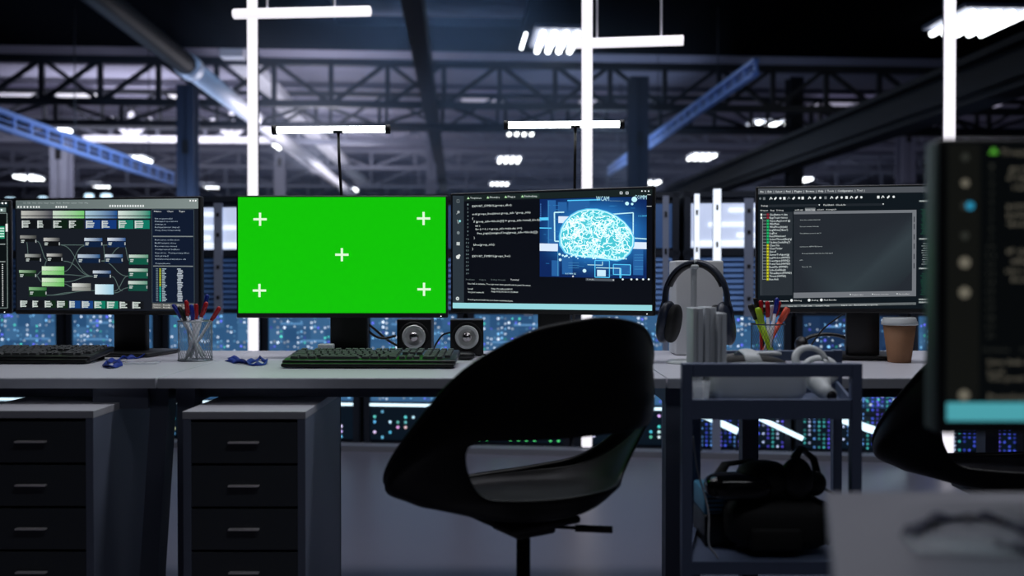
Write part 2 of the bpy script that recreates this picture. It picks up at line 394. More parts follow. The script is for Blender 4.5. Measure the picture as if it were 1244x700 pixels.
def brain_screen(cv):
    cv.rect(40, 10, 1060, 640, L3((9, 12, 20))); cv.layer = 1
    cv.rect(64, 78, 122, 600, L3((44, 54, 62))); cv.poly([(122, 75), (1025, 30), (1025, 62), (122, 104)], L3((24, 34, 34)))
    cv.layer = 2
    cv.poly([(408, 66), (500, 61), (500, 82), (408, 87)], L3((34, 52, 46)))
    cv.poly([(64, 599), (1025, 580), (1025, 607), (64, 626)], L3((150, 214, 222)))
    cv.layer = 3
    def tx(t, x0, x1, y0, h=10, c=(0.72, 0.8, 0.78)):
        cv.text(t, x0, x1, y0+5, h, c)
    for x, t, x1 in ((155, 'Treeprinters', 212), (255, 'Newdirs', 304), (345, 'Plug.js', 382), (428, 'ReadmeEntity', 490)):
        yb = 91-(x-140)*0.048
        cv.poly([(x-17, yb+3), (x-10, yb-8), (x-3, yb+3)], (0.45, 0.75, 0.4)); tx(t, x, x1, yb-4, 9)
    code = [(165, 366, 127, 'EXPORT_SYMBOL(groups_alloc);'), (165, 457, 165, 'void groups_free(struct group_info *group_info)'), (165, 170, 186, '{'),
            (172, 503, 201, 'if (group_info->blocks[0] != group_info->small_block)'), (182, 206, 220, 'int i;'), (182, 415, 237, 'for (i = 0; i < group_info->nblocks; i++)'),
            (190, 494, 256, 'free_page((unsigned long)group_info->blocks[i]);'), (173, 178, 279, '}'), (172, 280, 313, 'kfree(group_info);'), (165, 170, 333, '}'), (165, 359, 369, 'EXPORT_SYMBOL(groups_free);')]
    for x0, x1, y, t in code:
        # follow the perspective drop of the lines: keep them parallel to the top edge of the panel
        vs, fs = text_mesh(t)
        a = min(v.x for v in vs); b = max(v.x for v in vs); k = (x1-x0)/(b-a)
        sl = -0.045*(1-(y-60)/560)-0.015
        yl = y+6-sl*(x0-165)
        cv.add([cv.mp(x0+(v.x-a)*k, yl+sl*((v.x-a)*k)-v.y/0.7*10) for v in vs], fs); cv.c += [(0.72, 0.80, 0.78)]*len(vs)
    for i in range(19): cv.text(str(i+1), 139 if i < 9 else 134, 146 if i < 9 else 147, 124+i*18.6, 8.5, L3((120, 140, 142)))
    tx('Problems', 133, 177, 482, 7, L3((110, 125, 125))); tx('Output', 200, 234, 481, 7, L3((110, 125, 125))); tx('Debug Console', 261, 334, 479, 7, L3((110, 125, 125))); tx('Terminal', 358, 400, 477, 8, (0.75, 0.8, 0.8))
    tx('Live link is activate. You can now view guestbook in your browser.', 143, 460, 502, 8); tx('Local:', 143, 170, 527, 8); tx('http://localhost:8000', 263, 368, 523, 8)
    tx('On your network:', 143, 226, 543, 8); tx('http://192.00.72.10.15:8000', 263, 396, 537, 8); tx('Development build has not been optimized yet..', 143, 372, 579, 7)
    for i, y in enumerate((104, 157, 204, 258, 311, 374)):
        if i in (0,): cv.frame(86, y-7, 98, y+7, 2, L3((130, 140, 142)))
        elif i == 1: cv.disc(94, y, 7, L3((160, 168, 170))); cv.line([(90, y+4), (84, y+11)], 3, L3((160, 168, 170)))
        elif i == 2: cv.line([(88, y-10), (92, y+10), (100, y-2)], 3, L3((150, 160, 162))); cv.disc(101, y-3, 6, L3((140, 215, 220)))
        elif i == 3: cv.disc(93, y, 8, L3((120, 132, 135)))
        elif i == 4: cv.rect(84, y-8, 101, y+8, L3((190, 198, 198)))
        else: cv.disc(91, y+2, 10, L3((220, 225, 222))); cv.disc(98, y-6, 6, L3((220, 225, 222)))
    cv.disc(89, 578, 9, L3((205, 215, 215))); cv.layer = 4; cv.disc(89, 578, 3, L3((44, 54, 62))); cv.layer = 3
    for x in (979, 994, 1009): cv.disc(x, 42, 3.5, (0.8, 0.85, 0.9))
    for x in (885, 912): cv.frame(x-5, 47, x+5, 57, 2.5, (0.8, 0.85, 0.9))
    cv.rect(1003, 58, 1018, 60, W_); cv.rect(1000, 112, 1022, 114, W_)
    cv.rect(722, 461, 855, 473, L3((78, 84, 92))); cv.layer = 4; tx('1: node', 730, 760, 464, 6)
    cv.poly([(846, 464), (854, 464), (850, 470)], W_)
    for x in (893, 932, 957, 985, 1010): cv.disc(x, 462-(x-893)*0.03, 5, (0.75, 0.85, 0.85), 6)
    # the brain picture
    X0, X1 = 502, 1000
    def top(x): return 88-(x-502)*0.042
    cv.layer = 2
    B = L3((8, 38, 96))
    cx, cy = 775, 252
    nx, ny = 22, 16
    for i in range(nx):
        for j in range(ny):
            q = []
            cc = []
            for (a, b) in ((i, j), (i+1, j), (i+1, j+1), (i, j+1)):
                x = X0+(X1-X0)*a/nx; t = top(x); y = t+(460-0.006*(x-502)-t)*b/ny
                d = math.hypot((x-cx)/190, (y-cy)/130)
                g = max(0, 1.75-d); g = g*g
                q.append((x, y)); cc.append((0.004+0.02*g, 0.02+0.20*g, 0.11+0.52*g))
            cv.poly(q, cc)
    cv.layer = 3
    ln = (0.10, 0.62, 1.0); hot = (0.55, 0.92, 1.0); dimb = (0.02, 0.12, 0.36)
    for (a, b, c, d) in ((540, 92, 580, 330), (640, 90, 700, 140), (700, 88, 740, 150), (610, 320, 660, 445), (940, 300, 985, 440), (560, 380, 596, 455), (850, 390, 930, 440), (590, 100, 632, 150)):
        cv.rect(a, b, c, d, dimb)
    cv.layer = 4
    cv.line([(620, 148), (573, 150), (575, 288), (600, 288)], 6, hot); cv.line([(830, 155), (940, 145), (940, 265), (1000, 268)], 5, hot)
    cv.line([(502, 183), (545, 181)], 14, ln); cv.line([(502, 226), (560, 226)], 5, ln); cv.line([(545, 95), (545, 300)], 2.5, (0.05, 0.25, 0.5))
    cv.line([(590, 330), (590, 455)], 2.5, (0.08, 0.35, 0.6)); cv.rect(502, 300, 590, 336, (0.72, 0.84, 1.0)); cv.rect(930, 284, 1000, 316, (0.75, 0.86, 1.0))
    cv.rect(592, 168, 670, 200, (0.75, 0.86, 1.0))
    for (a, b, c, d) in ((765, 375, 832, 455), (850, 392, 928, 440), (880, 410, 885, 455)): cv.frame(a, b, c, d, 4, ln)
    cv.line([(730, 397), (800, 397), (800, 380)], 3, hot); cv.line([(770, 410), (880, 410), (880, 440)], 3.5, hot); cv.rect(775, 420, 815, 450, (0.6, 0.85, 1.0))
    cv.disc(716, 426, 9, (0.6, 0.9, 1.0)); cv.disc(601, 376, 7, (0.6, 0.9, 1)); cv.disc(598, 350, 6, (0.6, 0.9, 1)); cv.disc(662, 454, 4, W_)
    tx('A 5 MM EE', 625, 676, 440, 7, hot); tx('WCAM', 770, 830, 86, 22, hot); cv.text('. . . . . . . . .', 835, 893, 92, 22, hot); tx('COMM', 945, 1000, 76, 20, hot); cv.disc(945, 82, 13, hot); cv.disc(912, 102, 9, hot); cv.disc(935, 104, 6, hot)
    tx('x 2.5894', 962, 1000, 158, 8, ln); cv.line([(635, 92), (790, 86)], 5, ln)
    for y in (390, 402, 414): cv.line([(640, y), (690, y-1)], 2, (0.06, 0.25, 0.5))
    for y in (345, 358, 370, 400, 412): cv.line([(945, y), (985, y-1)], 2, (0.06, 0.3, 0.6))
    for k in range(10): cv.rect(505, 110+k*9, 509, 114+k*9, (0.1, 0.3, 0.7))
    for k in range(40):
        x = random.uniform(510, 990); y = random.uniform(95, 445); cv.line([(x, y), (x+random.uniform(8, 34), y)], 2, (0.03, 0.2, 0.5))
    out = [(603, 262), (610, 228), (628, 196), (655, 165), (690, 145), (730, 135), (775, 135), (820, 146), (862, 165), (898, 192), (925, 225), (940, 262), (938, 300), (920, 335), (895, 360), (862, 370), (820, 366), (770, 360), (720, 358), (670, 352), (630, 340), (606, 305)]
    def ins(x, y):
        c = False; n = len(out)
        for i in range(n):
            a, b = out[i], out[i-1]
            if (a[1] > y) != (b[1] > y) and x < (b[0]-a[0])*(y-a[1])/(b[1]-a[1])+a[0]: c = not c
        return c
    cv.layer = 5
    sc = [(772+(x-772)*1.05+random.uniform(-2, 2), 255+(y-255)*1.06) for x, y in out]
    cv.poly(sc, (0.10, 0.55, 0.85)); cv.layer = 6; cv.poly(out, (0.07, 0.58, 0.68))
    rnd = random.Random(3)
    for k in range(430):
        cv.layer = 7+(k % 3)
        x, y = rnd.uniform(600, 940), rnd.uniform(135, 370)
        if not ins(x, y): continue
        a = rnd.uniform(0, 2*PI); P = [(x, y)]
        for i in range(rnd.randint(4, 8)):
            a += rnd.uniform(-1.1, 1.1); x += 7*math.cos(a); y += 6*math.sin(a)
            if not ins(x, y): break
            P.append((x, y))
        c = rnd.choice([(1.0, 1.2, 1.25), (0.8, 1.15, 1.2), (0.45, 1.0, 1.1), (1.1, 1.25, 1.25)])
        if len(P) > 1: cv.line(P, rnd.uniform(2.5, 4.5), c)
    cv.layer = 10; cv.line(out+[out[0]], 5, (0.6, 1.0, 1.2))
    for k in range(30):
        x = 615+k*10+rnd.uniform(-3, 3); cv.disc(x, 350+rnd.uniform(0, 18), rnd.uniform(3, 6), (0.7, 1.1, 1.2), 6)

def ide_screen(cv):
    cv.rect(60, 50, 1100, 700, L3((14, 22, 28))); cv.layer = 1
    cv.rect(80, 70, 1090, 98, L3((78, 82, 88))); cv.rect(92, 184, 256, 585, L3((48, 54, 60))); cv.rect(262, 182, 866, 600, L3((112, 116, 122)))
    cv.rect(104, 184, 256, 584, L3((38, 44, 50))); cv.rect(118, 148, 385, 160, L3((34, 40, 46))); cv.rect(520, 148, 700, 160, L3((30, 36, 42)))
    cv.rect(318, 166, 370, 182, L3((110, 116, 120))); cv.rect(92, 630, 866, 642, L3((100, 106, 108)))
    cv.layer = 2
    cv.rect(262, 196, 846, 574, L3((36, 41, 48))); cv.layer = 3
    cv.poly([(262, 400), (480, 196), (846, 196), (846, 300), (520, 574), (330, 574)], [L3((36, 41, 48)), L3((36, 41, 48)), L3((36, 41, 48)), L3((52, 62, 68)), L3((50, 60, 66)), L3((36, 41, 48))])
    cv.poly([(846, 300), (846, 480), (760, 574), (520, 574)], [L3((52, 62, 68)), L3((38, 46, 52)), L3((36, 41, 48)), L3((50, 60, 66))])
    cv.layer = 5
    def tx(t, x0, x1, y, h=8, c=W_): cv.text(t, x0, x1, y+4, h, c)
    tx('File  |  Edit  |  Select  |  Find  |  Plugins  |  Browse  |  Help  |  Tools  |  Configuration  |  Tool  |', 92, 612, 86, 9, (0.85, 0.9, 0.9))
    for i, x in enumerate((92, 112, 146, 168, 194, 214, 236, 260, 288, 306, 340, 365, 394, 420, 450, 475, 500, 524, 548, 572, 597, 680, 702, 728, 755)):
        k = i % 4; c = W_ if i not in (0, 1, 6, 13) else L3((110, 116, 120))
        if k == 0: cv.disc(x, 118, 6, c, 8)
        elif k == 1: cv.rect(x-6, 112, x+6, 125, c)
        elif k == 2: cv.line([(x-6, 124), (x, 112), (x+7, 122)], 4, c)
        else: cv.poly([(x-7, 120), (x+5, 110), (x+8, 118), (x-2, 127)], c)
    tx('Debug', 97, 130, 153); tx('FlashBuild - Check fix', 410, 520, 153); cv.poly([(385, 150), (393, 150), (389, 157)], W_); cv.poly([(700, 150), (708, 150), (704, 157)], W_)
    tx('Project   Bug   Debug', 94, 210, 175, 7); tx('audit.cpp', 267, 308, 174, 7); tx('kvmsol.cpp', 321, 368, 174, 7, (0.9, 0.9, 0.9)); tx('select.h   messages.h', 378, 473, 174, 7)
    tree = ['ClassButton <:.dwa', 'RegsTouch <struct', 'Open.AppLevel (g)', 'WinMain', 'WndProc(s)(wk)', "LogWrite('/&var')", 'LogDev', 'ReadWindows?', 'SolverThread(Arg*g)', 'UpdateCrack(Arg*)', 'Clear.File', 'Clear.Folder', 'Saved', 'ServerToAgent(g)', 'LogWindow.(HWND)', 'PowerInput.(HWND)', 'PowerTask.(HWND)', 'Read.File.(HWND)', 'Solve.EndIdle(k)', 'ThreadInput.(HWND)', 'Thread.(HWND)', 'Run.Anti']
    tw = [230, 230, 244, 188, 230, 232, 178, 222, 252, 243, 190, 205, 172, 240, 243, 243, 244, 233, 222, 252, 224, 185]
    for i, (t, x1) in enumerate(zip(tree, tw)):
        y = 196+i*14.8
        cv.text(t, 140, x1, y+5, 9.5, (0.78, 0.86, 0.86))
        c = L3((150, 40, 56)) if i < 2 else (L3((30, 190, 110)) if i < 10 else L3((210, 210, 40)))
        cv.rect(124, y-7, 138, y+7, tuple(q*0.35 for q in c)); cv.rect(105, y-1, 124, y+1, L3((140, 150, 150)))
        cv.layer = 6; cv.disc(131, y, 4.5, c, 8); cv.layer = 5
    for y in (196, 211): cv.rect(94, y-5, 102, y+5, (0.9, 0.95, 0.9))
    cv.line([(105, 215), (105, 508)], 2, L3((150, 160, 160)))
    g = L3((190, 200, 200))
    tx('You are create interest', 292, 394, 222, 5, g); tx('You are create interest', 292, 386, 254, 5, g); tx('You still have access to use 21', 292, 398, 287, 5, g)
    tx('Connect to REMOTE station', 292, 404, 351, 5, g); tx('Send and transfer data into the main panel', 303, 456, 384, 5, g); tx('exit', 292, 308, 415, 5, g); tx('Save as: 12', 303, 350, 448, 5, g)
    for x, x1, t in ((545, 608, 'Program name'), (654, 733, 'Remote connection'), (774, 832, 'File modified')): cv.disc(x, 587, 3, W_, 6); tx(t, x+8, x1, 587, 5, (0.7, 0.7, 0.7))
    for y in (215, 250, 300, 345, 395, 440): cv.rect(853, y, 858, y+26, L3((60, 64, 70)))
    tx('Common      comments', 110, 236, 612, 7); cv.disc(252, 611, 7, W_); tx('File.log', 266, 303, 611, 7); cv.disc(340, 611, 7, W_); tx('Debug', 353, 386, 611, 7); cv.disc(401, 611, 7, W_); tx('Find Results', 414, 476, 611, 7)
    tx('Line: 12      Total: 248     Length: 4 gig', 236, 440, 637, 5); tx('Start: on   Remaining requests', 500, 680, 637, 6); tx('Transfer   Comments   Debug', 690, 850, 637, 4, L3((60, 60, 60)))
    for y in (140, 323, 466, 616, 630): cv.rect(878, y-4, 1090, y+4, L3((120, 130, 130))); 
    cv.layer = 6
    for y in (140, 323, 466, 616, 630): tx('Column 01', 882, 930, y-1, 6)
    for y in list(range(180, 300, 9))+list(range(490, 600, 10)): cv.rect(885+random.random()*12, y, 925+random.random()*30, y+3, L3((30, 84, 62)))
    for y in range(345, 450, 11): cv.rect(890+random.random()*12, y, 925+random.random()*20, y+3, L3((140, 150, 150)))

def near_screen(cv):      # photo coordinates
    cv.rect(1140, 160, 1770, 520, L3((5, 7, 8))); cv.layer = 1
    cv.rect(1145, 172, 1184, 491, L3((16, 17, 15)))
    cv.rect(1145, 491, 1770, 514, L3((74, 158, 168)))
    cv.layer = 2
    g = L3((104, 100, 88)); d = L3((44, 46, 42))
    cv.poly([(1194, 184), (1200, 176), (1206, 184)], L3((80, 160, 50))); cv.text('Treeprinters', 1209, 1265, 185, 7, g)
    for i in range(20): cv.text(str(i+1), 1196 if i < 9 else 1193, 1200 if i < 9 else 1202, 202+i*11, 5.5, d)
    for x, y, x1, t in ((1219, 205, 1330, 'groups_alloc(count);'), (1217, 216, 1340, 'if (!group_info->used)'), (1224, 228, 1320, 'return -ENOMEM;'), (1217, 251, 1340, 'printk(KERN_INFO);'), (1217, 262, 1330, 'printk(KERN_ERR);'), (1217, 273, 1300, 'device_add();'),
                        (1217, 307, 1330, 'if (uptime > 0) {'), (1222, 319, 1290, 'allwait = 1;'), (1215, 331, 1236, 'else {'), (1222, 342, 1330, 'for (i = 0; i++)'), (1195, 444, 1290, 'Live link is activate.'), (1195, 456, 1215, 'Local:'), (1195, 464, 1290, 'On your network:'), (1195, 487, 1300, 'Development build')):
        cv.text(t, x, x1, y, 6.5, g)
    cv.text('Problems', 1190, 1220, 428, 5, d); cv.text('Output', 1233, 1256, 428, 5, d)
    for y, c in ((188, d), (220, g), (248, d), (285, d), (318, g), (355, g), (482, g)):
        cv.disc(1166, y, 5 if y not in (318, 355, 482) else 7, c)
    cv.layer = 3; cv.disc(1172, 248, 5, L3((40, 140, 176)))
    for k in range(20):
        cv.text('static int group_info', 1360+(k % 3)*14, 1500+(k*37 % 90), 205+k*11, 6, g)

def green_screen(cv):
    cv.layer = 0; cv.rect(288, 239, 542, 383, L3((17, 195, 6)))
    cv.layer = 2
    for x, y in ((315, 266.5), (515, 265.5), (415, 310.5), (314, 355), (515.5, 353.5)):
        cv.rect(x-8.2, y-1.4, x+8.2, y+1.4, (0.75, 1.0, 0.7)); cv.rect(x-1.4, y-8.2, x+1.4, y-1.4, (0.75, 1.0, 0.7)); cv.rect(x-1.4, y+1.4, x+1.4, y+8.2, (0.75, 1.0, 0.7))

# ------------------------------------------------------------------ monitors
def monitor(label, xl, zl, xr, zr, ztop, h, canvas_args, paint, desk_z=0.74, neck_off=0.0, baseW=0.24, tilt=0.0, sidecol=M_black, base_back=0.0, neckW=0.10):
    a = Vector((xl, zl)); b = Vector((xr, zr)); w = (b-a).length; c = (a+b)/2
    yaw = math.atan2(b.y-a.y, b.x-a.x)
    t = thing('computer_monitor', label, 'monitor', (c.x, c.y, desk_z), yaw)
    zc = ztop-h/2-desk_z
    m = MB(); m.rbox((0, 0.012, zc), (w, 0.022, h), 0.004)
    m.rbox((0, 0.032, zc-0.01), (w*0.72, 0.028, h*0.66), 0.009)
    m.build('housing', M_black, t)
    sw, sh = w-0.012, h-0.018
    cv = Canvas(sw, sh, *canvas_args); paint(cv)
    # cut everything outside the glass by clamping
    for i, v in enumerate(cv.v):
        cv.v[i] = (max(-sw/2, min(sw/2, v[0])), v[1], max(-sh/2, min(sh/2, v[2])))
    o = cv.build('screen', E_screen, t); o.location = (0, -0.0008, zc+0.004)
    n = MB(); n.rbox((neck_off, 0.062, zc/2+0.006), (neckW, 0.022, zc), 0.006); n.build('stand_neck', M_black, t)
    n = MB(); n.rbox((neck_off, 0.045+base_back, 0.0075), (baseW, 0.19, 0.012), 0.005); n.build('stand_base', M_black, t)
    n = MB(); n.box((w/2-0.02, -0.0006, zc-h/2+0.005), (0.003, 0.002, 0.0015)); n.build('power_light', E_pure, t)
    return t
ZM = 1.226
monitor('wide monitor filled with bright green and five white plus marks', *[ (287-622)*2.64/F, 2.64, (544-622)*2.64/F, 2.64], 1.216, 0.357, (288, 542, 239, 239, 383.5, 383.5), green_screen, neck_off=0.01, neckW=0.112)
monitor('monitor showing a glowing blue brain beside dark program code', -0.184, 2.70, 0.391, 2.487, 1.228, 0.357, (60, 1025, 74, 26, 628, 609), brain_screen)
monitor('monitor showing a node diagram of green and blue boxes', -1.532, 2.79, -0.925, 2.69, 1.219, 0.355, (78, 945, 88, 76, 618, 612), node_screen, neck_off=0.045, neckW=0.11)
monitor('monitor cut off by the left photo edge showing grey panels', -2.15, 2.66, -1.564, 2.83, 1.219, 0.355, (-820, 52, 60, 88, 640, 612), side_screen)
monitor('monitor beside the coffee cup showing a grey editor with a tree list', 0.70, 2.60, 1.308, 2.51, 1.238, 0.362, (82, 1180, 68, 66, 645, 668), ide_screen, neckW=0.092, base_back=0.07)
nm = monitor('large blurred foreground monitor with dark code and a teal status bar', 0.458, 0.97, 1.0, 0.97, 1.125, 0.318, (1143, 1740, 170, 170, 516, 516), near_screen, baseW=0.22, base_back=-0.06)
m = MB(); m.rbox((-0.2735, 0.013, 0.226), (0.004, 0.024, 0.31), 0.0015); m.build('silver_side_trim', mat('silver_trim', srgb(100, 114, 114), 0.45, 0.2), nm)

# ------------------------------------------------------------------ desks
DY0, DY1, DZ = 2.13, 2.93, 0.74
desk_labels = ['long white desk under the node diagram monitor at the left', 'white desk in the middle under the green monitor and speakers', 'white desk at the right carrying the coffee cup']
for i, x0 in enumerate((-2.037, -0.835, 0.367)):
    x1 = x0+1.198
    t = thing('desk', desk_labels[i], 'desk', (x0, DY0, 0))
    W = x1-x0
    m = MB(); m.box((W/2, 0.4, DZ-0.0125), (W, 0.80, 0.025)); m.build('desk_top', M_desk, t, bevel=0.002)
    m = MB(); m.box((W/2, -0.001, DZ-0.0135), (W-0.002, 0.003, 0.022)); m.build('front_edge_band', M_desk_edge, t)
    for y in (0.09, 0.71):
        f = MB(); f.box((W/2, y, DZ-0.04), (W-0.08, 0.03, 0.03)); f.build('under_rail', M_frame, t)
    for sx in (0, 1):
        xx = 0.055 if sx == 0 else W-0.055
        lean = 0
        if i == 0 and sx == 1: lean = -0.045; xx = W-0.004
        if i == 2 and sx == 0: xx = 0.022
        if i == 1 and sx == 1: continue
        hb = MB(); hb.box((xx, 0.40, DZ-0.045), (0.045, 0.74, 0.038)); br = hb.build('leg_bracket', M_frame, t)
        for y in ((0.06, 0.74) if not (i == 2 and sx == 0) else (0.06,)):
            g = MB(); g.bar((xx, y, DZ-0.06), (xx+lean, y, 0.012), 0.042, 0.055); g.lathe([(0.02, 0), (0.02, 0.014)], (xx+lean, y, 0), 12)
            g.build('leg', M_frame, t)
    if i == 2:
        g = MB(); g.box((0.366, 0.67, 0.3575), (0.05, 0.05, 0.713)); g.build('leg', M_frame, t, bevel=0.003)
    if i == 0:
        g = MB(); g.box((W-0.09, 0.03, DZ-0.05), (0.13, 0.03, 0.05)); g.build('gusset', M_frame, t)

# ------------------------------------------------------------------ drawer cabinets
def cabinet(label, x0, x1, yf, top):
    W = x1-x0; D = 0.42
    t = thing('drawer_cabinet', label, 'drawer cabinet', ((x0+x1)/2, yf, 0), 0)
    b = MB(); b.box((-W/2+0.009, D/2, top/2+0.02), (0.018, D, top-0.06)); b.box((W/2-0.009, D/2, top/2+0.02), (0.018, D, top-0.06)); b.box((0, D-0.008, top/2+0.02), (W, 0.014, top-0.06)); b.box((0, D/2, 0.06), (W, D, 0.02))
    b.build('body', M_cab, t, bevel=0.0015)
    b = MB(); b.box((0, D/2, top-0.0085), (W+0.002, D+0.002, 0.017)); b.build('cabinet_top', M_cabtop, t, bevel=0.0015)
    n = 6; z1 = top-0.022; hh = (z1-0.075)/n
    for k in range(n):
        z = z1-hh*(k+0.5)
        d = MB(); d.box((0, 0.008, z), (W-0.034, 0.012, hh-0.006)); d.box((0, D/2-0.02, z-0.01), (W-0.06, D-0.09, hh-0.04))
        dr = d.build('drawer', M_cab_front, t, bevel=0.001)
        h = MB(); h.rbox((0, -0.004, z+hh*0.02), (0.068, 0.012, 0.004), 0.0012); h.build('handle', M_handle, dr)
    for sx in (-1, 1):
        for y in (0.05, D-0.05):
            c = MB(); c.lathe([(0.001, -0.01), (0.022, -0.01), (0.022, 0.01), (0.001, 0.01)], (sx*(W/2-0.04), y, 0.0225), 16, 'x'); c.box((sx*(W/2-0.04), y, 0.043), (0.02, 0.03, 0.014)); c.build('caster', M_rubber, t)
cabinet('grey steel drawer cabinet under the middle desk, beside the chair', -0.733, -0.460, 2.012, 0.678)
cabinet('grey steel drawer cabinet at the left photo edge under the left desk', -1.208, -0.932, 2.012, 0.680)

# ------------------------------------------------------------------ shell chairs
def chair(label, cx, cy, ang, seat_z, sc=1.0):
    t = thing('shell_chair', label, 'chair', (cx, cy, 0), ang)
    N = 24
    def bk(th): return (1+math.cos(th))/2
    rings = []
    def ringpt(th, r, z): return Vector((math.sin(th)*r, -math.cos(th)*r, z))
    def tab(th, T):
        d = abs(math.degrees(math.atan2(math.sin(th), math.cos(th))))
        for (a0, v0), (a1, v1) in zip(T[:-1], T[1:]):
            if d <= a1:
                u = (d-a0)/(a1-a0); u = u*u*(3-2*u)*0.4+u*0.6
                return v0+(v1-v0)*u
        return T[-1][1]
    def Rs(th): return tab(th, [(0, 0.190), (60, 0.190), (90, 0.198), (120, 0.218), (180, 0.215)])
    def Rr(th): return tab(th, [(0, 0.236), (40, 0.240), (70, 0.250), (100, 0.264), (130, 0.262), (180, 0.235)])
    def H(th): return tab(th, [(0, 0.392), (30, 0.372), (55, 0.315), (78, 0.215), (100, 0.115), (123, 0.055), (150, 0.034), (180, 0.028)])
    def zs(th): return tab(th, [(0, 0.076), (60, 0.072), (100, 0.045), (130, 0.026), (180, 0.020)])
    vs = [Vector((0, 0, 0.012))]
    spec = []
    for r, z in ((0.07, 0.014), (0.14, 0.024)): spec.append(('s', r, z))
    for i in range(N):
        pass
    grid = []
    for k, (q, r, z) in enumerate(spec): grid.append([ringpt(2*PI*i/N, r, z) for i in range(N)])
    grid.append([ringpt(2*PI*i/N, Rs(2*PI*i/N)*0.93, zs(2*PI*i/N)-0.010) for i in range(N)])
    for v, fr in ((0.0, 0.0), (0.31, 0.62), (0.55, 0.85), (0.8, 0.97), (1.0, 1.0)):
        row = []
        for i in range(N):
            th = 2*PI*i/N
            z0 = zs(th); hh = H(th)
            dr = Rr(th)-Rs(th)
            r = Rs(th)+dr*(math.sin(fr*PI/2) if v > 0 else 0.0)+0.010*math.sin(v*PI)*bk(th)
            z = z0+(hh-z0)*v
            if v == 0.31 and bk(th) > 0.35: z = z0+0.105*min(1, (bk(th)-0.35)/0.35)*1.06+ (1-min(1, (bk(th)-0.35)/0.35))*(hh-z0)*v
            row.append(ringpt(th, r, z))
        grid.append(row)
    # rolled lip
    row = []
    for i in range(N):
        th = 2*PI*i/N; p = grid[-1][i]; n = Vector((math.sin(th), -math.cos(th), 0))
        row.append(p+n*0.010+Vector((0, 0, 0.002)))
    grid.append(row)
    for row in grid: vs += row
    fs = [(0, 1+(i+1) % N, 1+i) for i in range(N)]
    G = len(grid); HR = 3       # hole lies between ring index 3 and 4
    for g in range(G-1):
        for i in range(N):
            if g == HR and (i <= 3 or i >= N-4): continue
            j = (i+1) % N
            fs.append((1+g*N+i, 1+g*N+j, 1+(g+1)*N+j, 1+(g+1)*N+i))
    m = MB(); m.add([v*sc+Vector((0, 0, seat_z)) for v in vs], fs, 0, True)
    o = m.build('seat_shell', M_chair, t)
    s = o.modifiers.new('thick', 'SOLIDIFY'); s.thickness = 0.011; s.offset = 0
    s = o.modifiers.new('smooth', 'SUBSURF'); s.levels = 2; s.render_levels = 3
    b = MB(); b.rbox((0, 0, seat_z-0.002), (0.16, 0.16, 0.014), 0.005); b.rbox((0, 0, seat_z-0.018), (0.09, 0.10, 0.026), 0.008); b.build('seat_mechanism', M_black, t)
    c = MB(); c.lathe([(0.014, 0.09), (0.014, seat_z-0.20), (0.0135, seat_z-0.03)], (0, 0, 0), 20); c.lathe([(0.024, 0.10), (0.024, 0.26), (0.021, 0.265)], (0, 0, 0), 20); c.build('gas_column', M_black, t)
    lev = MB(); lev.tube([(0.04, -0.0, seat_z-0.020), (0.12, 0.0, seat_z-0.022)], 0.0035, 8); lv = lev.build('lever', M_black, t)
    g = MB(); g.tube([(0.10, 0, seat_z-0.022), (0.172, 0, seat_z-0.023)], 0.0068, 10); g.build('lever_grip', M_rubber, lv)
    lv.rotation_euler = (0, 0, -ang-0.1)
    hub = MB(); hub.lathe([(0.035, 0.065), (0.035, 0.115), (0.028, 0.12)], (0, 0, 0), 20); hub.build('base_hub', M_black, t)
    for k in range(5):
        a = 2*PI*k/5+0.3
        l = MB(); l.bar((0.03*math.cos(a), 0.03*math.sin(a), 0.095), (0.30*math.cos(a), 0.30*math.sin(a), 0.068), 0.03, 0.02); lg = l.build('base_leg', M_black, t, bevel=0.003)
        w = MB(); w.lathe([(0.001, -0.02), (0.026, -0.02), (0.026, 0.02), (0.001, 0.02)], (0.30*math.cos(a), 0.30*math.sin(a), 0.027), 16, 'x'); w.box((0.30*math.cos(a), 0.30*math.sin(a), 0.056), (0.02, 0.02, 0.012)); w.build('caster', M_rubber, lg)
    return t
chair('black plastic shell office chair in front of the middle desk', 0.022, 1.75, R(33), 0.515, 1.0)
chair('black plastic shell office chair behind the blurred foreground monitor', 1.07, 1.96, R(0), 0.515, 1.0)

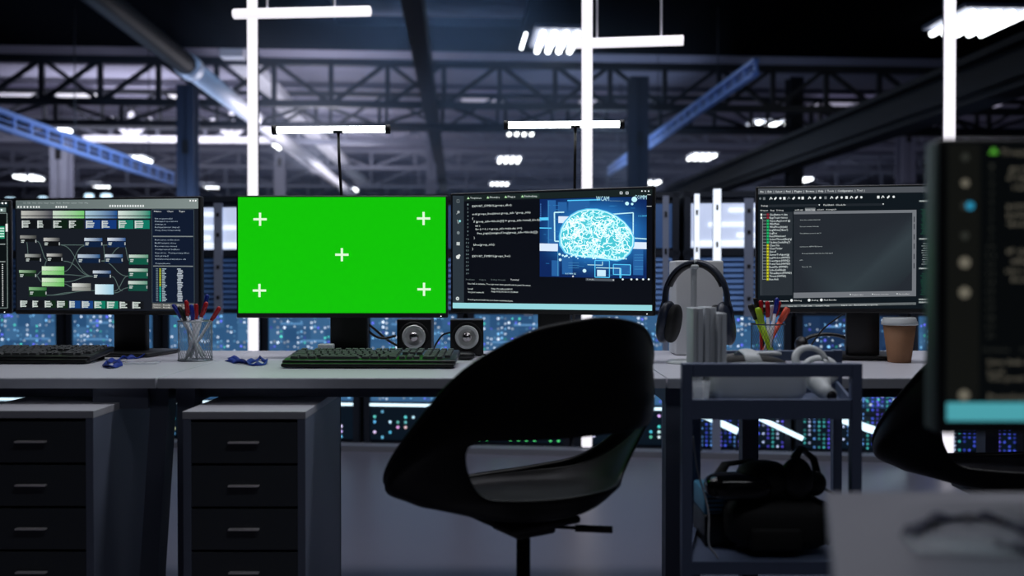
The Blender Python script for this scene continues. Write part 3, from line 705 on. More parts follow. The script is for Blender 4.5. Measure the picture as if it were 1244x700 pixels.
# ------------------------------------------------------------------ keyboards
def keyboard(label, c, ang, w=0.455, d=0.155, tilt=R(6), wrist=True):
    t = thing('keyboard', label, 'keyboard', c, 0); t.rotation_euler = (tilt, 0, ang)
    m = MB(); m.rbox((0, 0, 0.009), (w, d, 0.016), 0.004); m.build('case', M_kb, t)
    if wrist:
        m = MB(); m.rbox((0, -d/2-0.008, 0.0065), (w-0.004, 0.024, 0.010), 0.004); m.build('front_lip', M_lip, t)
    ft = MB()
    for sx in (-1, 1): ft.box((sx*w*0.42, d/2-0.012, -0.009), (0.02, 0.006, 0.019))
    ft.build('foot', M_rubber, t)
    # six rows of keys: main block, navigation block and number block
    def cap(x, y, kw, kd):
        return [(x-kw/2, y-kd/2), (kw, kd)]
    ku = (w-0.03)/22.5
    kk = MB()
    for r in range(6):
        y = d/2-0.018-r*(d-0.03)/6*1.0-(0.003 if r else 0)
        cols = []
        if r == 0: cols = [(0, 1)]+[(2+i+(i//4)*0.5, 1) for i in range(12)]
        elif r == 5: cols = [(0, 1.25), (1.25, 1.25), (2.5, 1.25), (3.75, 6.25), (10, 1.25), (11.25, 1.25), (12.5, 1.25), (13.75, 1.25)]
        elif r == 1: cols = [(i, 1) for i in range(13)]+[(13, 2)]
        elif r == 2: cols = [(0, 1.5)]+[(1.5+i, 1) for i in range(12)]+[(13.5, 1.5)]
        elif r == 3: cols = [(0, 1.75)]+[(1.75+i, 1) for i in range(11)]+[(12.75, 2.25)]
        else: cols = [(0, 2.25)]+[(2.25+i, 1) for i in range(10)]+[(12.25, 2.75)]
        if r in (0, 1, 2): cols += [(15.25+i, 1) for i in range(3)]
        if r == 4: cols += [(16.25, 1)]
        if r == 5: cols += [(15.25+i, 1) for i in range(3)]
        if r == 5: cols += [(18.5, 2), (20.5, 1)]
        else: cols += [(18.5+i, 1) for i in range(4)]
        for u, q in cols:
            xx = -w/2+0.015+(u+q/2)*ku
            kk.box((xx, y, 0.0195), (q*ku-0.0028, (d-0.03)/6-0.0032, 0.007), taper=0.86)
    kk.build('keys', M_key, t)
    return t
keyboard('full size black keyboard in front of the green monitor', (-0.373, 2.44, 0.7515), R(-1.5))
k2 = keyboard('black keyboard cut off by the left photo edge', (-1.385, 2.56, 0.7515), R(0))

# ------------------------------------------------------------------ pens and cups
def pen(label, base, top, capm, body=M_clearpl, r=0.0043, caplen=0.045, name='pen', cat='pen', group=None):
    b = Vector(base); e = Vector(top); d = (e-b); L = d.length
    t = thing(name, label, cat, b, 0, group)
    t.rotation_mode = 'QUATERNION'; t.rotation_quaternion = Vector((0, 0, 1)).rotation_difference(d)
    m = MB(); m.lathe([(0.0008, 0), (r*0.9, 0.012), (r, 0.02), (r, L-caplen+0.006)], (0, 0, 0), 12); m.build('barrel', body, t)
    m = MB(); m.lathe([(r*1.22, L-caplen), (r*1.22, L-0.004), (r*0.9, L)], (0, 0, 0), 12); m.box((r*1.35, 0, L-caplen*0.45), (0.0015, 0.003, caplen*0.75)); m.build('cap', capm, t)
    return t
def mesh_cup(label, c, r, h, dark=False):
    t = thing('pen_holder', label, 'pen holder', c)
    M = M_mesh if not dark else M_rack
    m = MB(); n = 34
    for k in range(n):
        for sgn in (-1, 1):
            P = []
            for i in range(9):
                a = 2*PI*k/n+sgn*i/8*1.1
                P.append((r*0.985*math.cos(a), r*0.985*math.sin(a), 0.003+(h-0.006)*i/8))
            m.tube(P, 0.00045, 4, cap=False)
    m.build('mesh_wall', M, t)
    m = MB()
    for z in (0.002, h): m.tube([(r*math.cos(2*PI*k/28), r*math.sin(2*PI*k/28), z) for k in range(29)], 0.0018, 8)
    m.build('rim', M, t)
    m = MB(); m.lathe([(r-0.001, 0.0005), (r-0.001, 0.002)], (0, 0, 0), 28); m.build('cup_floor', M, t)
    return t
PC = Vector((-0.951, 2.72, DZ)); PC = Vector(((237-622)*2.58/F, 2.58, DZ))
mesh_cup('silver mesh pen holder on the left desk full of ballpoint pens', PC, 0.047, 0.113)
def pens(c, h, items, group, Y):
    for (bx, by, tx_, ty, capm, body, lab, nm, cat) in items:
        top = pt(tx_, ty, Y+by*0.8)
        d = top-Vector((c.x+bx, c.y+by, c.z+0.004))
        pen(lab, (c.x+bx, c.y+by, c.z+0.004), top, capm, body, name=nm, cat=cat, group=group, r=0.0045 if nm == 'pen' else 0.007)
G1 = 'pens in the silver mesh holder'
pens(PC, 0.113, [(0.025, 0.018, 210, 370, M_blue, M_clearpl, 'blue capped ballpoint leaning furthest left in the silver holder', 'pen', 'pen'),
                 (-0.012, 0.0, 226, 365, M_red, M_clearpl, 'red capped ballpoint standing upright, leftmost of the red ones in silver holder', 'pen', 'pen'),
                 (0.012, -0.018, 232, 370, M_blue, M_clearpl, 'thick blue capped ballpoint in the middle of the silver holder', 'pen', 'pen'),
                 (-0.006, 0.028, 238, 369, M_red, M_clearpl, 'short dark red capped ballpoint at the back of the silver holder', 'pen', 'pen'),
                 (-0.018, 0.016, 252, 358, M_blue, M_clearpl, 'tallest blue capped ballpoint rising at the right of the silver holder', 'pen', 'pen'),
                 (-0.02, -0.022, 251, 367, M_red, M_clearpl, 'red capped ballpoint in front of the tallest blue one in silver holder', 'pen', 'pen'),
                 (-0.024, -0.006, 267, 373, M_red, M_clearpl, 'red capped ballpoint leaning furthest right in the silver holder', 'pen', 'pen'),
                 (0.026, -0.01, 217, 373, M_black, M_clearpl, 'black capped ballpoint behind the leaning blue one in silver holder', 'pen', 'pen')], G1, 2.58)
PD = Vector(((933-622)*2.56/F, 2.56, DZ))
mesh_cup('dark wire pen holder beside the headphones full of highlighters', PD, 0.047, 0.105, True)
G2 = 'pens and markers in the dark holder'
pens(PD, 0.105, [(0.022, 0.0, 911, 370, M_black, M_lime, 'lime highlighter with black cap leaning furthest left in the dark holder', 'highlighter', 'highlighter'),
                 (0.010, -0.016, 920, 374, M_lime, M_lime, 'all lime highlighter, second from the left in the dark holder', 'highlighter', 'highlighter'),
                 (0.0, 0.022, 917, 362, M_black, M_black, 'slim black pen sticking up highest at the left of the dark holder', 'pen', 'pen'),
                 (-0.012, 0.02, 924, 365, M_red, M_red, 'red pen leaning left in the dark holder', 'pen', 'pen'),
                 (0.004, 0.0, 932, 366, M_red, M_clearpl, 'red capped clear pen in the centre of the dark holder', 'pen', 'pen'),
                 (-0.004, -0.018, 944, 362, M_blue, M_clearpl, 'tall blue capped pen in the dark holder', 'pen', 'pen'),
                 (-0.018, -0.008, 947, 366, M_red, M_clearpl, 'red capped pen just right of the tall blue one in dark holder', 'pen', 'pen'),
                 (-0.02, 0.01, 957, 374, M_orange, M_orange, 'orange marker leaning furthest right in the dark holder', 'highlighter', 'highlighter'),
                 (0.016, 0.018, 938, 371, M_clearpl, M_steel_blue, 'pale grey pen behind the reds in the dark holder', 'pen', 'pen')], G2, 2.56)

# coffee cup
CC = pt(1092.5, 438, 2.53); CC.z = DZ
t = thing('coffee_cup', 'brown paper coffee cup with pale lid on the right desk', 'coffee cup', CC)
m = MB(); m.lathe([(0.030, 0.0), (0.0305, 0.002), (0.0435, 0.108), (0.043, 0.108)], (0, 0, 0), 40); m.build('cup_body', M_cardboard, t)
m = MB(); m.lathe([(0.0452, 0.104), (0.0478, 0.106), (0.0475, 0.112), (0.0445, 0.117), (0.0435, 0.123), (0.041, 0.1255), (0.038, 0.121), (0.001, 0.120)], (0, 0, 0), 40); m.box((0.018, -0.03, 0.126), (0.014, 0.008, 0.004)); m.build('lid', M_whitepl, t, fix=True)

# ------------------------------------------------------------------ speakers
def speaker(label, xl, Y, w=0.104, h=0.107, ang=0):
    c = pt(xl, 400, Y)
    t = thing('desktop_speaker', label, 'speaker', (c.x+w/2, Y, DZ), ang)
    m = MB(); m.rbox((0, 0.05, h/2+0.003), (w, 0.10, h), 0.003); m.build('cabinet', M_black, t)
    k = MB(); k.lathe([(0.046, 0.0), (0.045, -0.004), (0.037, -0.004), (0.036, -0.001)], (0, 0, h/2+0.004), 32, 'y'); k.build('surround', M_rubber, t, fix=True)
    k = MB(); k.lathe([(0.036, -0.0045), (0.033, -0.0060), (0.024, -0.0040), (0.015, -0.0015)], (0, 0, h/2+0.004), 32, 'y'); k.build('cone', M_silver, t, fix=True)
    k = MB(); k.ellip((0, -0.003, h/2+0.004), (0.0155, 0.0125, 0.0155), 24); k.build('dust_cap', M_chrome, t)
    f = MB()
    for sx in (-1, 1):
        for y in (0.015, 0.085): f.lathe([(0.006, 0), (0.006, 0.004)], (sx*w*0.38, y, 0), 10)
    f.build('rubber_feet', M_rubber, t)
speaker('small black cube speaker nearer the green monitor stand', 482, 2.74)
speaker('small black cube speaker behind the black chair top', 547, 2.72, w=0.10, ang=R(3))

# mouse-like receiver near the right speaker and its plug
m = MB(); m.ellip((-0.135, 2.60, DZ+0.012), (0.03, 0.02, 0.0115), 16, p=0.8); o = m.build('computer_mouse', M_black); tag(o, 'black computer mouse between keyboard and chair on the middle desk', 'mouse')
# small white box behind the keyboard
m = MB(); m.rbox((-0.54, 2.63, DZ+0.0225), (0.045, 0.03, 0.043), 0.004); o = m.build('adapter_box', M_greypl); tag(o, 'small pale adapter box behind the keyboard in front of green monitor', 'adapter')
o.location.x = 0

# ------------------------------------------------------------------ cables
def cable(label, P, r=0.003, m_=M_cable, group=None):
    pts = [Vector(p) for p in P]
    out = []
    n = len(pts)
    for i in range(n-1):
        p0, p1, p2, p3 = pts[max(i-1, 0)], pts[i], pts[i+1], pts[min(i+2, n-1)]
        for k in range(8):
            u = k/8
            out.append(0.5*((2*p1)+(p2-p0)*u+(2*p0-5*p1+4*p2-p3)*u*u+(3*p1-p0-3*p2+p3)*u**3))
    out.append(pts[-1])
    m = MB(); m.tube(out, r, 8); o = m.build('cable', m_); tag(o, label, 'cable', group); return o
cable('black cable looping from the green monitor stand to the left speaker', [pt(440, 392, 2.78), pt(452, 406, 2.80), pt(465, 411, 2.82), pt(481, 408, 2.83)], 0.004)
cable('black cable sloping down from green monitor stand behind the left speaker', [pt(440, 388, 2.82), pt(455, 400, 2.84), pt(472, 414, 2.86), pt(490, 423.5, 2.87)], 0.004)
cable('thin blue black cable curving between the two speakers', [pt(548, 404, 2.80), pt(538, 407, 2.82), pt(531, 416, 2.84), pt(527, 424, 2.86)], 0.003)
cable('black cable sagging under the middle desk beside the cabinet', [pt(380, 486, 2.62), pt(432, 474, 2.62), pt(455, 478, 2.62), pt(470, 480, 2.62), pt(495, 475, 2.62), pt(535, 472.5, 2.62)], 0.0025)
cable('thin black cable rising behind the right desk monitor toward its neck', [pt(985, 420, 2.80), pt(1000, 400, 2.79), pt(1018, 386, 2.75), pt(1030, 378, 2.70)], 0.0025)
cable('black plug lead lying on desk beside the right speaker', [pt(560, 432, 2.66), pt(575, 430, 2.72), pt(590, 431, 2.74)], 0.003)

# ------------------------------------------------------------------ lanyards
def ribbon(label, P, w, m_, badge=None, twist=0.9, name='lanyard', cat='lanyard'):
    pts = [Vector(p) for p in P]; out = []
    n = len(pts)
    for i in range(n-1):
        p0, p1, p2, p3 = pts[max(i-1, 0)], pts[i], pts[i+1], pts[min(i+2, n-1)]
        for k in range(8):
            u = k/8; out.append(0.5*((2*p1)+(p2-p0)*u+(2*p0-5*p1+4*p2-p3)*u*u+(3*p1-p0-3*p2+p3)*u**3))
    out.append(pts[-1])
    t = thing(name, label, cat, out[0])
    b = MB(); vs = []
    for i, p in enumerate(out):
        tg = (out[min(i+1, len(out)-1)]-out[max(i-1, 0)]).normalized()
        s_ = tg.cross(Vector((0, 0, 1))); s_ = s_.normalized() if s_.length > 1e-6 else Vector((1, 0, 0))
        tw = twist*math.sin(i*0.45)
        up = tg.cross(s_)
        w_ = (s_*math.cos(tw)+up*math.sin(tw))*w/2
        q = p-out[0]; lift = Vector((0, 0, abs(w_.z)+0.0006))
        vs += [q+w_+lift, q-w_+lift]
    fs = [(2*i, 2*i+1, 2*i+3, 2*i+2) for i in range(len(out)-1)]
    b.add(vs, fs, 0, True); o = b.build('strap', m_, t)
    s_ = o.modifiers.new('thick', 'SOLIDIFY'); s_.thickness = 0.0012; s_.offset = 0
    if badge:
        c, d, rz = badge
        g = MB(); g.rbox(Vector(c)-out[0]+Vector((0, 0, 0.002)), d, 0.0012, (0, 0, rz), seg=2); g.build('badge_sleeve', M_badge if twist > 0.5 else M_badge2, t)
        g = MB() if twist > 0.5 else None
        if g: g.rbox(Vector(c)-out[0]+Vector((-math.cos(rz)*d[0]*0.5, -math.sin(rz)*d[0]*0.5, 0.004)), (0.016, 0.010, 0.004), 0.0015, (0, 0, rz), seg=2).build('clip', M_chrome, t)
    return t
def dk(x, y): # point on the desk top seen at x, y
    Y = 2.5
    for _ in range(20):
        p = pt(x, y, Y); Y *= (CAMZ-DZ)/(CAMZ-p.z)
    p = pt(x, y, Y); p.z = DZ+0.001; return p
ribbon('crumpled blue lanyard lying left of the middle keyboard', [dk(276, 439), dk(288, 442), dk(303, 442), dk(316, 437), dk(323, 442), dk(310, 445), dk(292, 440), dk(279, 436)], 0.014, M_ribbon)
ribbon('blue lanyard with clear badge sleeve on the left desk', [dk(180, 434), dk(165, 436), dk(150, 437), dk(138, 440), dk(127, 444), dk(135, 448), dk(146, 445), dk(140, 442)], 0.014, M_ribbon, (dk(172, 442), (0.09, 0.055, 0.003), 0.1))

# ------------------------------------------------------------------ desk tube lamps on stalks
def stalk_lamp(label, xl, xr, y, ys, Y, xs0, xs1):
    a = pt(xl, y, Y); b = pt(xr, ys, Y); c = (a+b)/2; L = (b-a).length
    foot = pt(xs1, 240, Y); 
    t = thing('tube_lamp', label, 'lamp', (foot.x, Y, DZ))
    o = Vector((foot.x, Y, DZ))
    m = MB(); m.tube([a-o+Vector((0.012, 0, 0)), b-o-Vector((0.012, 0, 0))], 0.0110, 16); m.build('light_tube', E_lamp, t)
    for p, s_ in ((a, 1), (b, -1)):
        e = MB(); e.tube([p-o, p-o+Vector((0.014*s_, 0, 0))], 0.0150, 16); e.build('end_cap', M_black, t)
    top = pt(xs0, y+3, Y)-o
    m = MB(); m.tube([top, (top*0.8+Vector((0, 0, 0.05))), Vector((0.002, 0, 0.42)), Vector((0, 0, 0.30)), Vector((0, 0, 0.01))], 0.0045, 10); m.box((top.x, 0, top.z+0.004), (0.03, 0.02, 0.012)); m.build('stalk', M_black, t)
    m = MB(); m.lathe([(0.05, 0), (0.05, 0.012), (0.008, 0.016)], (0, 0, 0), 24); m.build('lamp_base', M_black, t)
stalk_lamp('glowing horizontal tube lamp on a black stalk above the green monitor', 331, 474, 158, 157, 2.83, 411, 416)
stalk_lamp('glowing horizontal tube lamp on a black stalk above the brain monitor', 612, 758, 152, 151, 2.83, 699, 697)

# ------------------------------------------------------------------ headphones, stand, tower
HX, HY = pt(845, 400, 2.50).x, 2.50
t = thing('headphone_stand', 'white headphone stand with round base on the right desk', 'headphone stand', (HX-0.005, HY, DZ))
m = MB(); m.lathe([(0.055, 0), (0.055, 0.004), (0.05, 0.008), (0.01, 0.011)], (-0.02, 0, 0), 32); m.build('stand_base', M_whitepl, t)
m = MB(); m.rbox((0.0, 0, 0.135), (0.016, 0.012, 0.258), 0.005); m.build('pole', M_whitepl, t)
m = MB(); m.rbox((0.0, 0, 0.266), (0.02, 0.05, 0.012), 0.005); m.build('cradle', M_whitepl, t)
m = MB(); m.rbox((0.568, 2.80, DZ+0.145), (0.145, 0.12, 0.287), 0.006); o = m.build('computer_box', mat('box_grey', srgb(212, 214, 216), 0.5)); tag(o, 'pale grey upright box standing behind the headphones', 'box')
t = thing('headphones', 'dark over-ear headphones hanging on the white stand', 'headphones', (HX, HY, DZ))
rx, rz0 = 0.089, 0.172
P = [(rx*math.cos(a)*1.0, 0, rz0+0.107*math.sin(a)) for a in [PI*k/20 for k in range(-2, 23)]]
dark = mat('headphone_navy', srgb(30, 38, 56), 0.4)
m = MB(); m.tube(P, 0.009, 12, flat=(0.015, 0.0075)); m.build('headband', dark, t)
m = MB(); m.tube([(x*0.93, 0, z-0.008) for x, y, z in P[5:-5]], 0.006, 12, flat=(0.015, 0.006)); m.build('band_cushion', M_black, t)
m = MB(); m.tube([P[12], (P[12][0]+0.008, 0, P[12][2]+0.0015)], 0.001, 10, flat=(0.0155, 0.0085)); m.build('band_clip', M_whitepl, t)
for sx in (-1, 1):
    c = MB(); c.ellip((sx*0.086, 0.0, 0.112), (0.020, 0.046, 0.060), 26, (0, R(-10)*sx, 0), p=0.85); e = c.build('ear_cup', dark, t)
    c = MB(); c.ellip((sx*0.064, 0.0, 0.108), (0.018, 0.042, 0.055), 26, (0, R(-10)*sx, 0), p=0.85); c.build('ear_pad', M_rubber, e)
    c = MB(); c.tube([(sx*0.089, 0, 0.185), (sx*0.100, 0, 0.15), (sx*0.106, 0, 0.115)], 0.005, 8); c.build('yoke', dark, t)
t.rotation_euler = (0, 0, R(-30))

# headset lying behind the cart frame
t = thing('headset', 'black headset lying on the right desk behind the cart', 'headset', Vector((0.985, 2.835, DZ+0.001)))
m = MB(); P = [(0.075*math.cos(a), 0.0, 0.028+0.03*math.sin(a)) for a in [PI*k/14 for k in range(15)]]
m.tube(P, 0.008, 10, flat=(0.012, 0.006)); m.build('headband', M_black, t)
for sx in (-1, 1):
    m = MB(); m.ellip((sx*0.078, 0, 0.026), (0.02, 0.03, 0.026), 16); m.build('ear_cup', M_black, t)

# ------------------------------------------------------------------ cart
CX0, CX1 = (828-622)*1.70/F, (1046-622)*1.70/F
BX0, BX1 = (840-622)*2.02/F, (1022-622)*2.02/F
CZT = 0.815
cx = (CX0+CX1)/2
t = thing('utility_cart', 'grey square-tube utility cart with two trays beside the chair', 'cart', (cx, 1.70, 0))
def cp(x, y, z): return Vector((x-cx, y-1.70, z))
w = 0.0195
for (x0, x1, y, nm) in ((CX0, CX1, 1.70, 'front_frame'), (BX0, BX1, 2.02, 'rear_frame')):
    m = MB()
    m.box(cp(x0+w/2, y, (CZT+0.09)/2), (w, w, CZT-0.09)); m.box(cp(x1-w/2, y, (CZT+0.09)/2), (w, w, CZT-0.09))
    m.box(cp((x0+x1)/2, y, CZT-0.0125), (x1-x0-2*w, w, 0.025 if nm == 'front_frame' else 0.022)); m.box(cp((x0+x1)/2, y, 0.10), (x1-x0-2*w, w, 0.02))
    m.build(nm, M_cart, t, bevel=0.0015)
def tray(z, h, nm):
    m = MB()
    q = [(CX0+w, 1.695), (CX1-w, 1.695), (BX1-0.004, 2.018), (BX0+0.004, 2.018)]
    m.prism([(x-cx, y-1.70) for x, y in q], z-0.004, z)
    m.box(cp((CX0+CX1)/2, 1.70, z+h/2-0.006), (CX1-CX0-2*w, 0.012, h+0.012)); m.box(cp((BX0+BX1)/2, 2.02, z+h/2-0.006), (BX1-BX0-2*w, 0.012, h+0.012))
    m.bar(cp(CX0+w*0.7, 1.71, z+h/2-0.006), cp(BX0+w*0.7, 2.01, z+h/2-0.006), 0.006, h+0.012); m.bar(cp(CX1-w*0.7, 1.71, z+h/2-0.006), cp(BX1-w*0.7, 2.01, z+h/2-0.006), 0.006, h+0.012)
    return m.build(nm, M_cart, t)
tray(0.722, 0.025, 'top_tray'); tray(0.430, 0.012, 'lower_tray'); tray(0.115, 0.03, 'bottom_tray')
for x, y in ((CX0+w/2, 1.70), (CX1-w/2, 1.70), (BX0+w/2, 2.02), (BX1-w/2, 2.02)):
    m = MB(); m.lathe([(0.001, -0.01), (0.03, -0.01), (0.03, 0.01), (0.001, 0.01)], cp(x, y, 0.031), 18, 'x'); m.box(cp(x, y, 0.075), (0.012, 0.02, 0.035)); m.build('caster', M_rubber, t)
TZ = 0.723
# upright organiser with grey dividers
ox = pt(858, 400, 1.86).x
t = thing('file_holder', 'grey upright divider holder standing in the cart top tray', 'organiser', (ox, 1.86, TZ))
for (x0, x1, yt, dy) in ((838, 850, 374, 0.0), (852, 866, 373, 0.012), (867, 878, 380, -0.01)):
    a = pt(x0, yt, 1.86+dy); b = pt(x1, yt, 1.86+dy)
    m = MB(); m.rbox(((a.x+b.x)/2-ox, dy, (a.z-TZ)/2), (b.x-a.x, 0.07, a.z-TZ), 0.0012); m.box(((a.x+b.x)/2-ox, dy-0.037, (a.z-TZ)/2), (0.003, 0.005, a.z-TZ-0.004)); m.build('divider', M_greypl, t)
# clear jar
jx = pt(846, 470, 1.78).x
t = thing('clear_jar', 'clear plastic cup in the left front corner of the cart tray', 'cup', (jx, 1.765, TZ))
m = MB(); m.lathe([(0.02, 0.0), (0.024, 0.05), (0.0225, 0.05), (0.0185, 0.002)], (0, 0, 0), 24); m.build('wall', M_glassy, t)
# VR headset (white)
vx = pt(917, 465, 1.83).x
t = thing('vr_headset', 'white virtual reality headset lying in the cart top tray', 'VR headset', (vx, 1.84, TZ))
m = MB(); m.ellip((0, -0.02, 0.041), (0.098, 0.045, 0.041), 36, p=0.62); m.build('visor', M_whitepl, t)
m = MB(); m.tube([(0.086*math.cos(a), 0.045+0.055*math.sin(a), 0.050+0.034*math.sin(a)) for a in [PI*k/16 for k in range(17)]], 0.01, 12, flat=(0.011, 0.007)); m.build('head_strap', M_black, t)
m = MB(); m.ellip((0.0, 0.022, 0.058), (0.082, 0.028, 0.036), 24, p=0.8); m.build('face_cushion', M_rubber, t)
m = MB(); m.tube([(0.0, -0.01, 0.082), (0.0, 0.02, 0.096), (0.0, 0.06, 0.100), (0.0, 0.10, 0.088)], 0.01, 12, flat=(0.017, 0.004)); m.build('top_strap', M_whitepl, t)
m = MB(); m.rbox((0.045, 0.055, 0.094), (0.05, 0.03, 0.008), 0.003); m.build('strap_tab', M_greypl, t)
def controller(label, x, y, yaw, scl=1.0, ringz=0.07):
    t = thing('vr_controller', label, 'VR controller', (x, y, TZ), yaw)
    m = MB(); m.tube([(0.034*math.cos(a), 0.0+0.012*math.sin(a), ringz+0.026*math.sin(a)) for a in [2*PI*k/24 for k in range(25)]], 0.0055, 10, flat=(0.008, 0.004)); m.build('tracking_ring', M_whitepl, t)
    m = MB(); m.tube([(0.0, 0.0, 0.045), (0.004, -0.02, 0.035), (0.008, -0.04, 0.022), (0.010, -0.06, 0.017)], [0.02, 0.019, 0.0165, 0.014], 16); m.build('grip', M_whitepl, t)
    m = MB(); m.ellip((0.010, -0.062, 0.017), (0.011, 0.006, 0.011), 14); m.build('thumbstick', M_black, t)
controller('white VR controller with tracking ring beside the headset in the tray', pt(985, 440, 1.86).x, 1.86, R(12), ringz=0.082)
controller('white VR controller lying right of the other in the tray corner', pt(1008, 470, 1.83).x+0.012, 1.925, R(-20), ringz=0.055)
# lower tray contents
LZ = 0.431
bx = pt(940, 640, 1.84).x
t = thing('camera_bag', 'black fabric bag slumped on the lower cart tray', 'bag', (bx, 1.84, LZ))
m = MB(); m.ellip((0, 0, 0.054), (0.108, 0.085, 0.053), 32, p=0.6); m.build('body', M_bag, t)
m = MB(); m.tube([(0.085, -0.06, 0.02), (0.112, -0.055, 0.05), (0.105, -0.05, 0.09), (0.05, -0.04, 0.113)], 0.008, 10, flat=(0.01, 0.003)); m.build('shoulder_strap', M_bag, t)
m = MB(); m.rbox((-0.02, -0.082, 0.035), (0.10, 0.02, 0.045), 0.008); m.build('pocket', M_bag, t)
m = MB(); m.rbox((0.102, -0.075, 0.065), (0.008, 0.005, 0.03), 0.002, (0, R(-12), 0)); m.build('buckle', M_blackgloss, t)
hx = pt(905, 580, 1.82).x
t = thing('vr_headset', 'glossy black virtual reality headset on top of the cart bag', 'VR headset', (hx, 1.80, 0.537))
m = MB(); m.ellip((-0.022, -0.01, 0.026), (0.066, 0.04, 0.026), 28, p=0.7); m.build('visor', M_blackgloss, t)
m = MB(); m.ellip((0.035, 0.012, 0.036), (0.055, 0.045, 0.036), 24, p=0.85); m.build('face_cushion', M_rubber, t)
m = MB(); m.tube([(-0.06, 0.02, 0.03), (-0.03, 0.06, 0.055), (0.03, 0.075, 0.06), (0.085, 0.04, 0.03)], 0.006, 10, flat=(0.012, 0.004)); m.build('head_strap', M_bag, t)
hx = pt(968, 580, 1.82).x
t = thing('headphones', 'black headphones with round cups piled at the right of the lower tray', 'headphones', (hx, 1.80, 0.532))
m = MB(); m.ellip((-0.01, -0.01, 0.045), (0.033, 0.022, 0.043), 24); m.build('ear_cup', M_black, t)
m = MB(); m.ellip((0.035, 0.02, 0.030), (0.024, 0.02, 0.026), 24); m.build('ear_cup', M_black, t)
m = MB(); m.tube([(-0.01, 0, 0.085), (0.01, 0.03, 0.10), (0.04, 0.04, 0.075), (0.045, 0.03, 0.045)], 0.006, 10, flat=(0.010, 0.004)); m.build('headband', M_black, t)
m = MB(); m.tube([(0.05, 0.0, 0.022), (0.068, -0.008, 0.014)], 0.003, 8); m.build('mic_boom', M_black, t)
bx2 = pt(866, 640, 1.86).x
t = thing('equipment_box', 'teal slatted box above a black case at left of the lower tray', 'box', (bx2+0.010, 1.89, LZ))
m = MB(); m.rbox((0, 0, 0.031), (0.066, 0.12, 0.062), 0.004); m.build('lower_case', M_black, t)
m = MB(); m.rbox((0, 0, 0.087), (0.066, 0.11, 0.048), 0.004); bb = m.build('upper_case', M_teal, t)
m = MB()
for k in range(5): m.box((0.0, -0.0555, 0.069+k*0.009), (0.054, 0.002, 0.003))
m.build('vent_slats', M_black, bb)
cable('white cable hanging down the left side of the cart', [pt(842, 530, 1.76), pt(847, 570, 1.765), pt(855, 598, 1.77), pt(861, 625, 1.765), pt(861, 660, 1.755), pt(868, 672, 1.75), pt(872, 678, 1.75)], 0.0018, M_wcable)

# ------------------------------------------------------------------ foreground table, lanyard
FT = 0.74
t = thing('table', 'blurred grey table in the bottom right foreground', 'table', (0.34, 0.60, 0))
poly = [(0.345-0.34, 0.995-0.60), (1.50, 0.395), (1.50, -0.30), (-0.22, -0.30)]
m = MB(); m.prism(poly[::-1], FT-0.025, FT); m.build('table_top', mat('table_laminate', srgb(112, 112, 122), 0.4, bump=0.02), t, bevel=0.003)
for x, y in ((0.10, 0.34), (1.44, 0.34), (1.44, -0.24), (-0.05, -0.24)):
    m = MB(); m.box((x, y, (FT-0.025)/2), (0.04, 0.04, FT-0.025)); m.build('leg', M_frame, t)
def fk(x, y):
    Y = 0.9
    for _ in range(20):
        p = pt(x, y, Y); Y *= (CAMZ-FT)/(CAMZ-p.z)
    p = pt(x, y, Y); p.z = FT+0.001; return p
ribbon('blurred dark navy lanyard with clear card sleeve on the foreground table', [fk(1106, 654), fk(1118, 642), fk(1140, 634), fk(1170, 631), fk(1200, 633), fk(1225, 638), fk(1250, 650), fk(1262, 664), fk(1240, 672), fk(1215, 664)], 0.016, M_navyrib, (fk(1165, 668), (0.085, 0.055, 0.003), -0.15), twist=0.35)

# ------------------------------------------------------------------ light mullions and rack row
WA = -math.atan2(0.2012, 1.8984)
W0 = Vector((0.4136, 5.0, 0))
def wp(s, off=0.0, z=0.0):
    d = Vector((math.cos(WA), math.sin(WA), 0)); n = Vector((-math.sin(WA), math.cos(WA), 0))
    return W0+d*s+n*off+Vector((0, 0, z))
for s_, lab in ((-1.909, 'floor-to-ceiling white light column left, rising behind the green monitor'), (0.0, 'floor-to-ceiling white light column rising behind the brain monitor'), (1.909, 'floor-to-ceiling white light column at the far right above the foreground monitor')):
    t = thing('light_column', lab, 'light', wp(s_, 0, 0.03), WA)
    m = MB(); m.rbox((0, -0.006, 1.66), (0.058, 0.03, 3.30), 0.012); m.build('diffuser', E_tube, t)
    m = MB(); m.box((0, 0.02, 1.66), (0.05, 0.02, 3.32)); m.build('backing', M_rack, t)
m = MB(); m.box((0, 0, 0.015), (10.4, 0.10, 0.03)); o = m.build('trim_1', mat('plinth_paint', srgb(120, 122, 132), 0.5)); o.location = wp(0); o.rotation_euler = (0, 0, WA); struct(o)
m = MB(); m.box((0, 0, 3.40), (10.4, 0.10, 0.12)); o = m.build('trim_2', M_steel_dark); o.location = wp(0); o.rotation_euler = (0, 0, WA); struct(o)

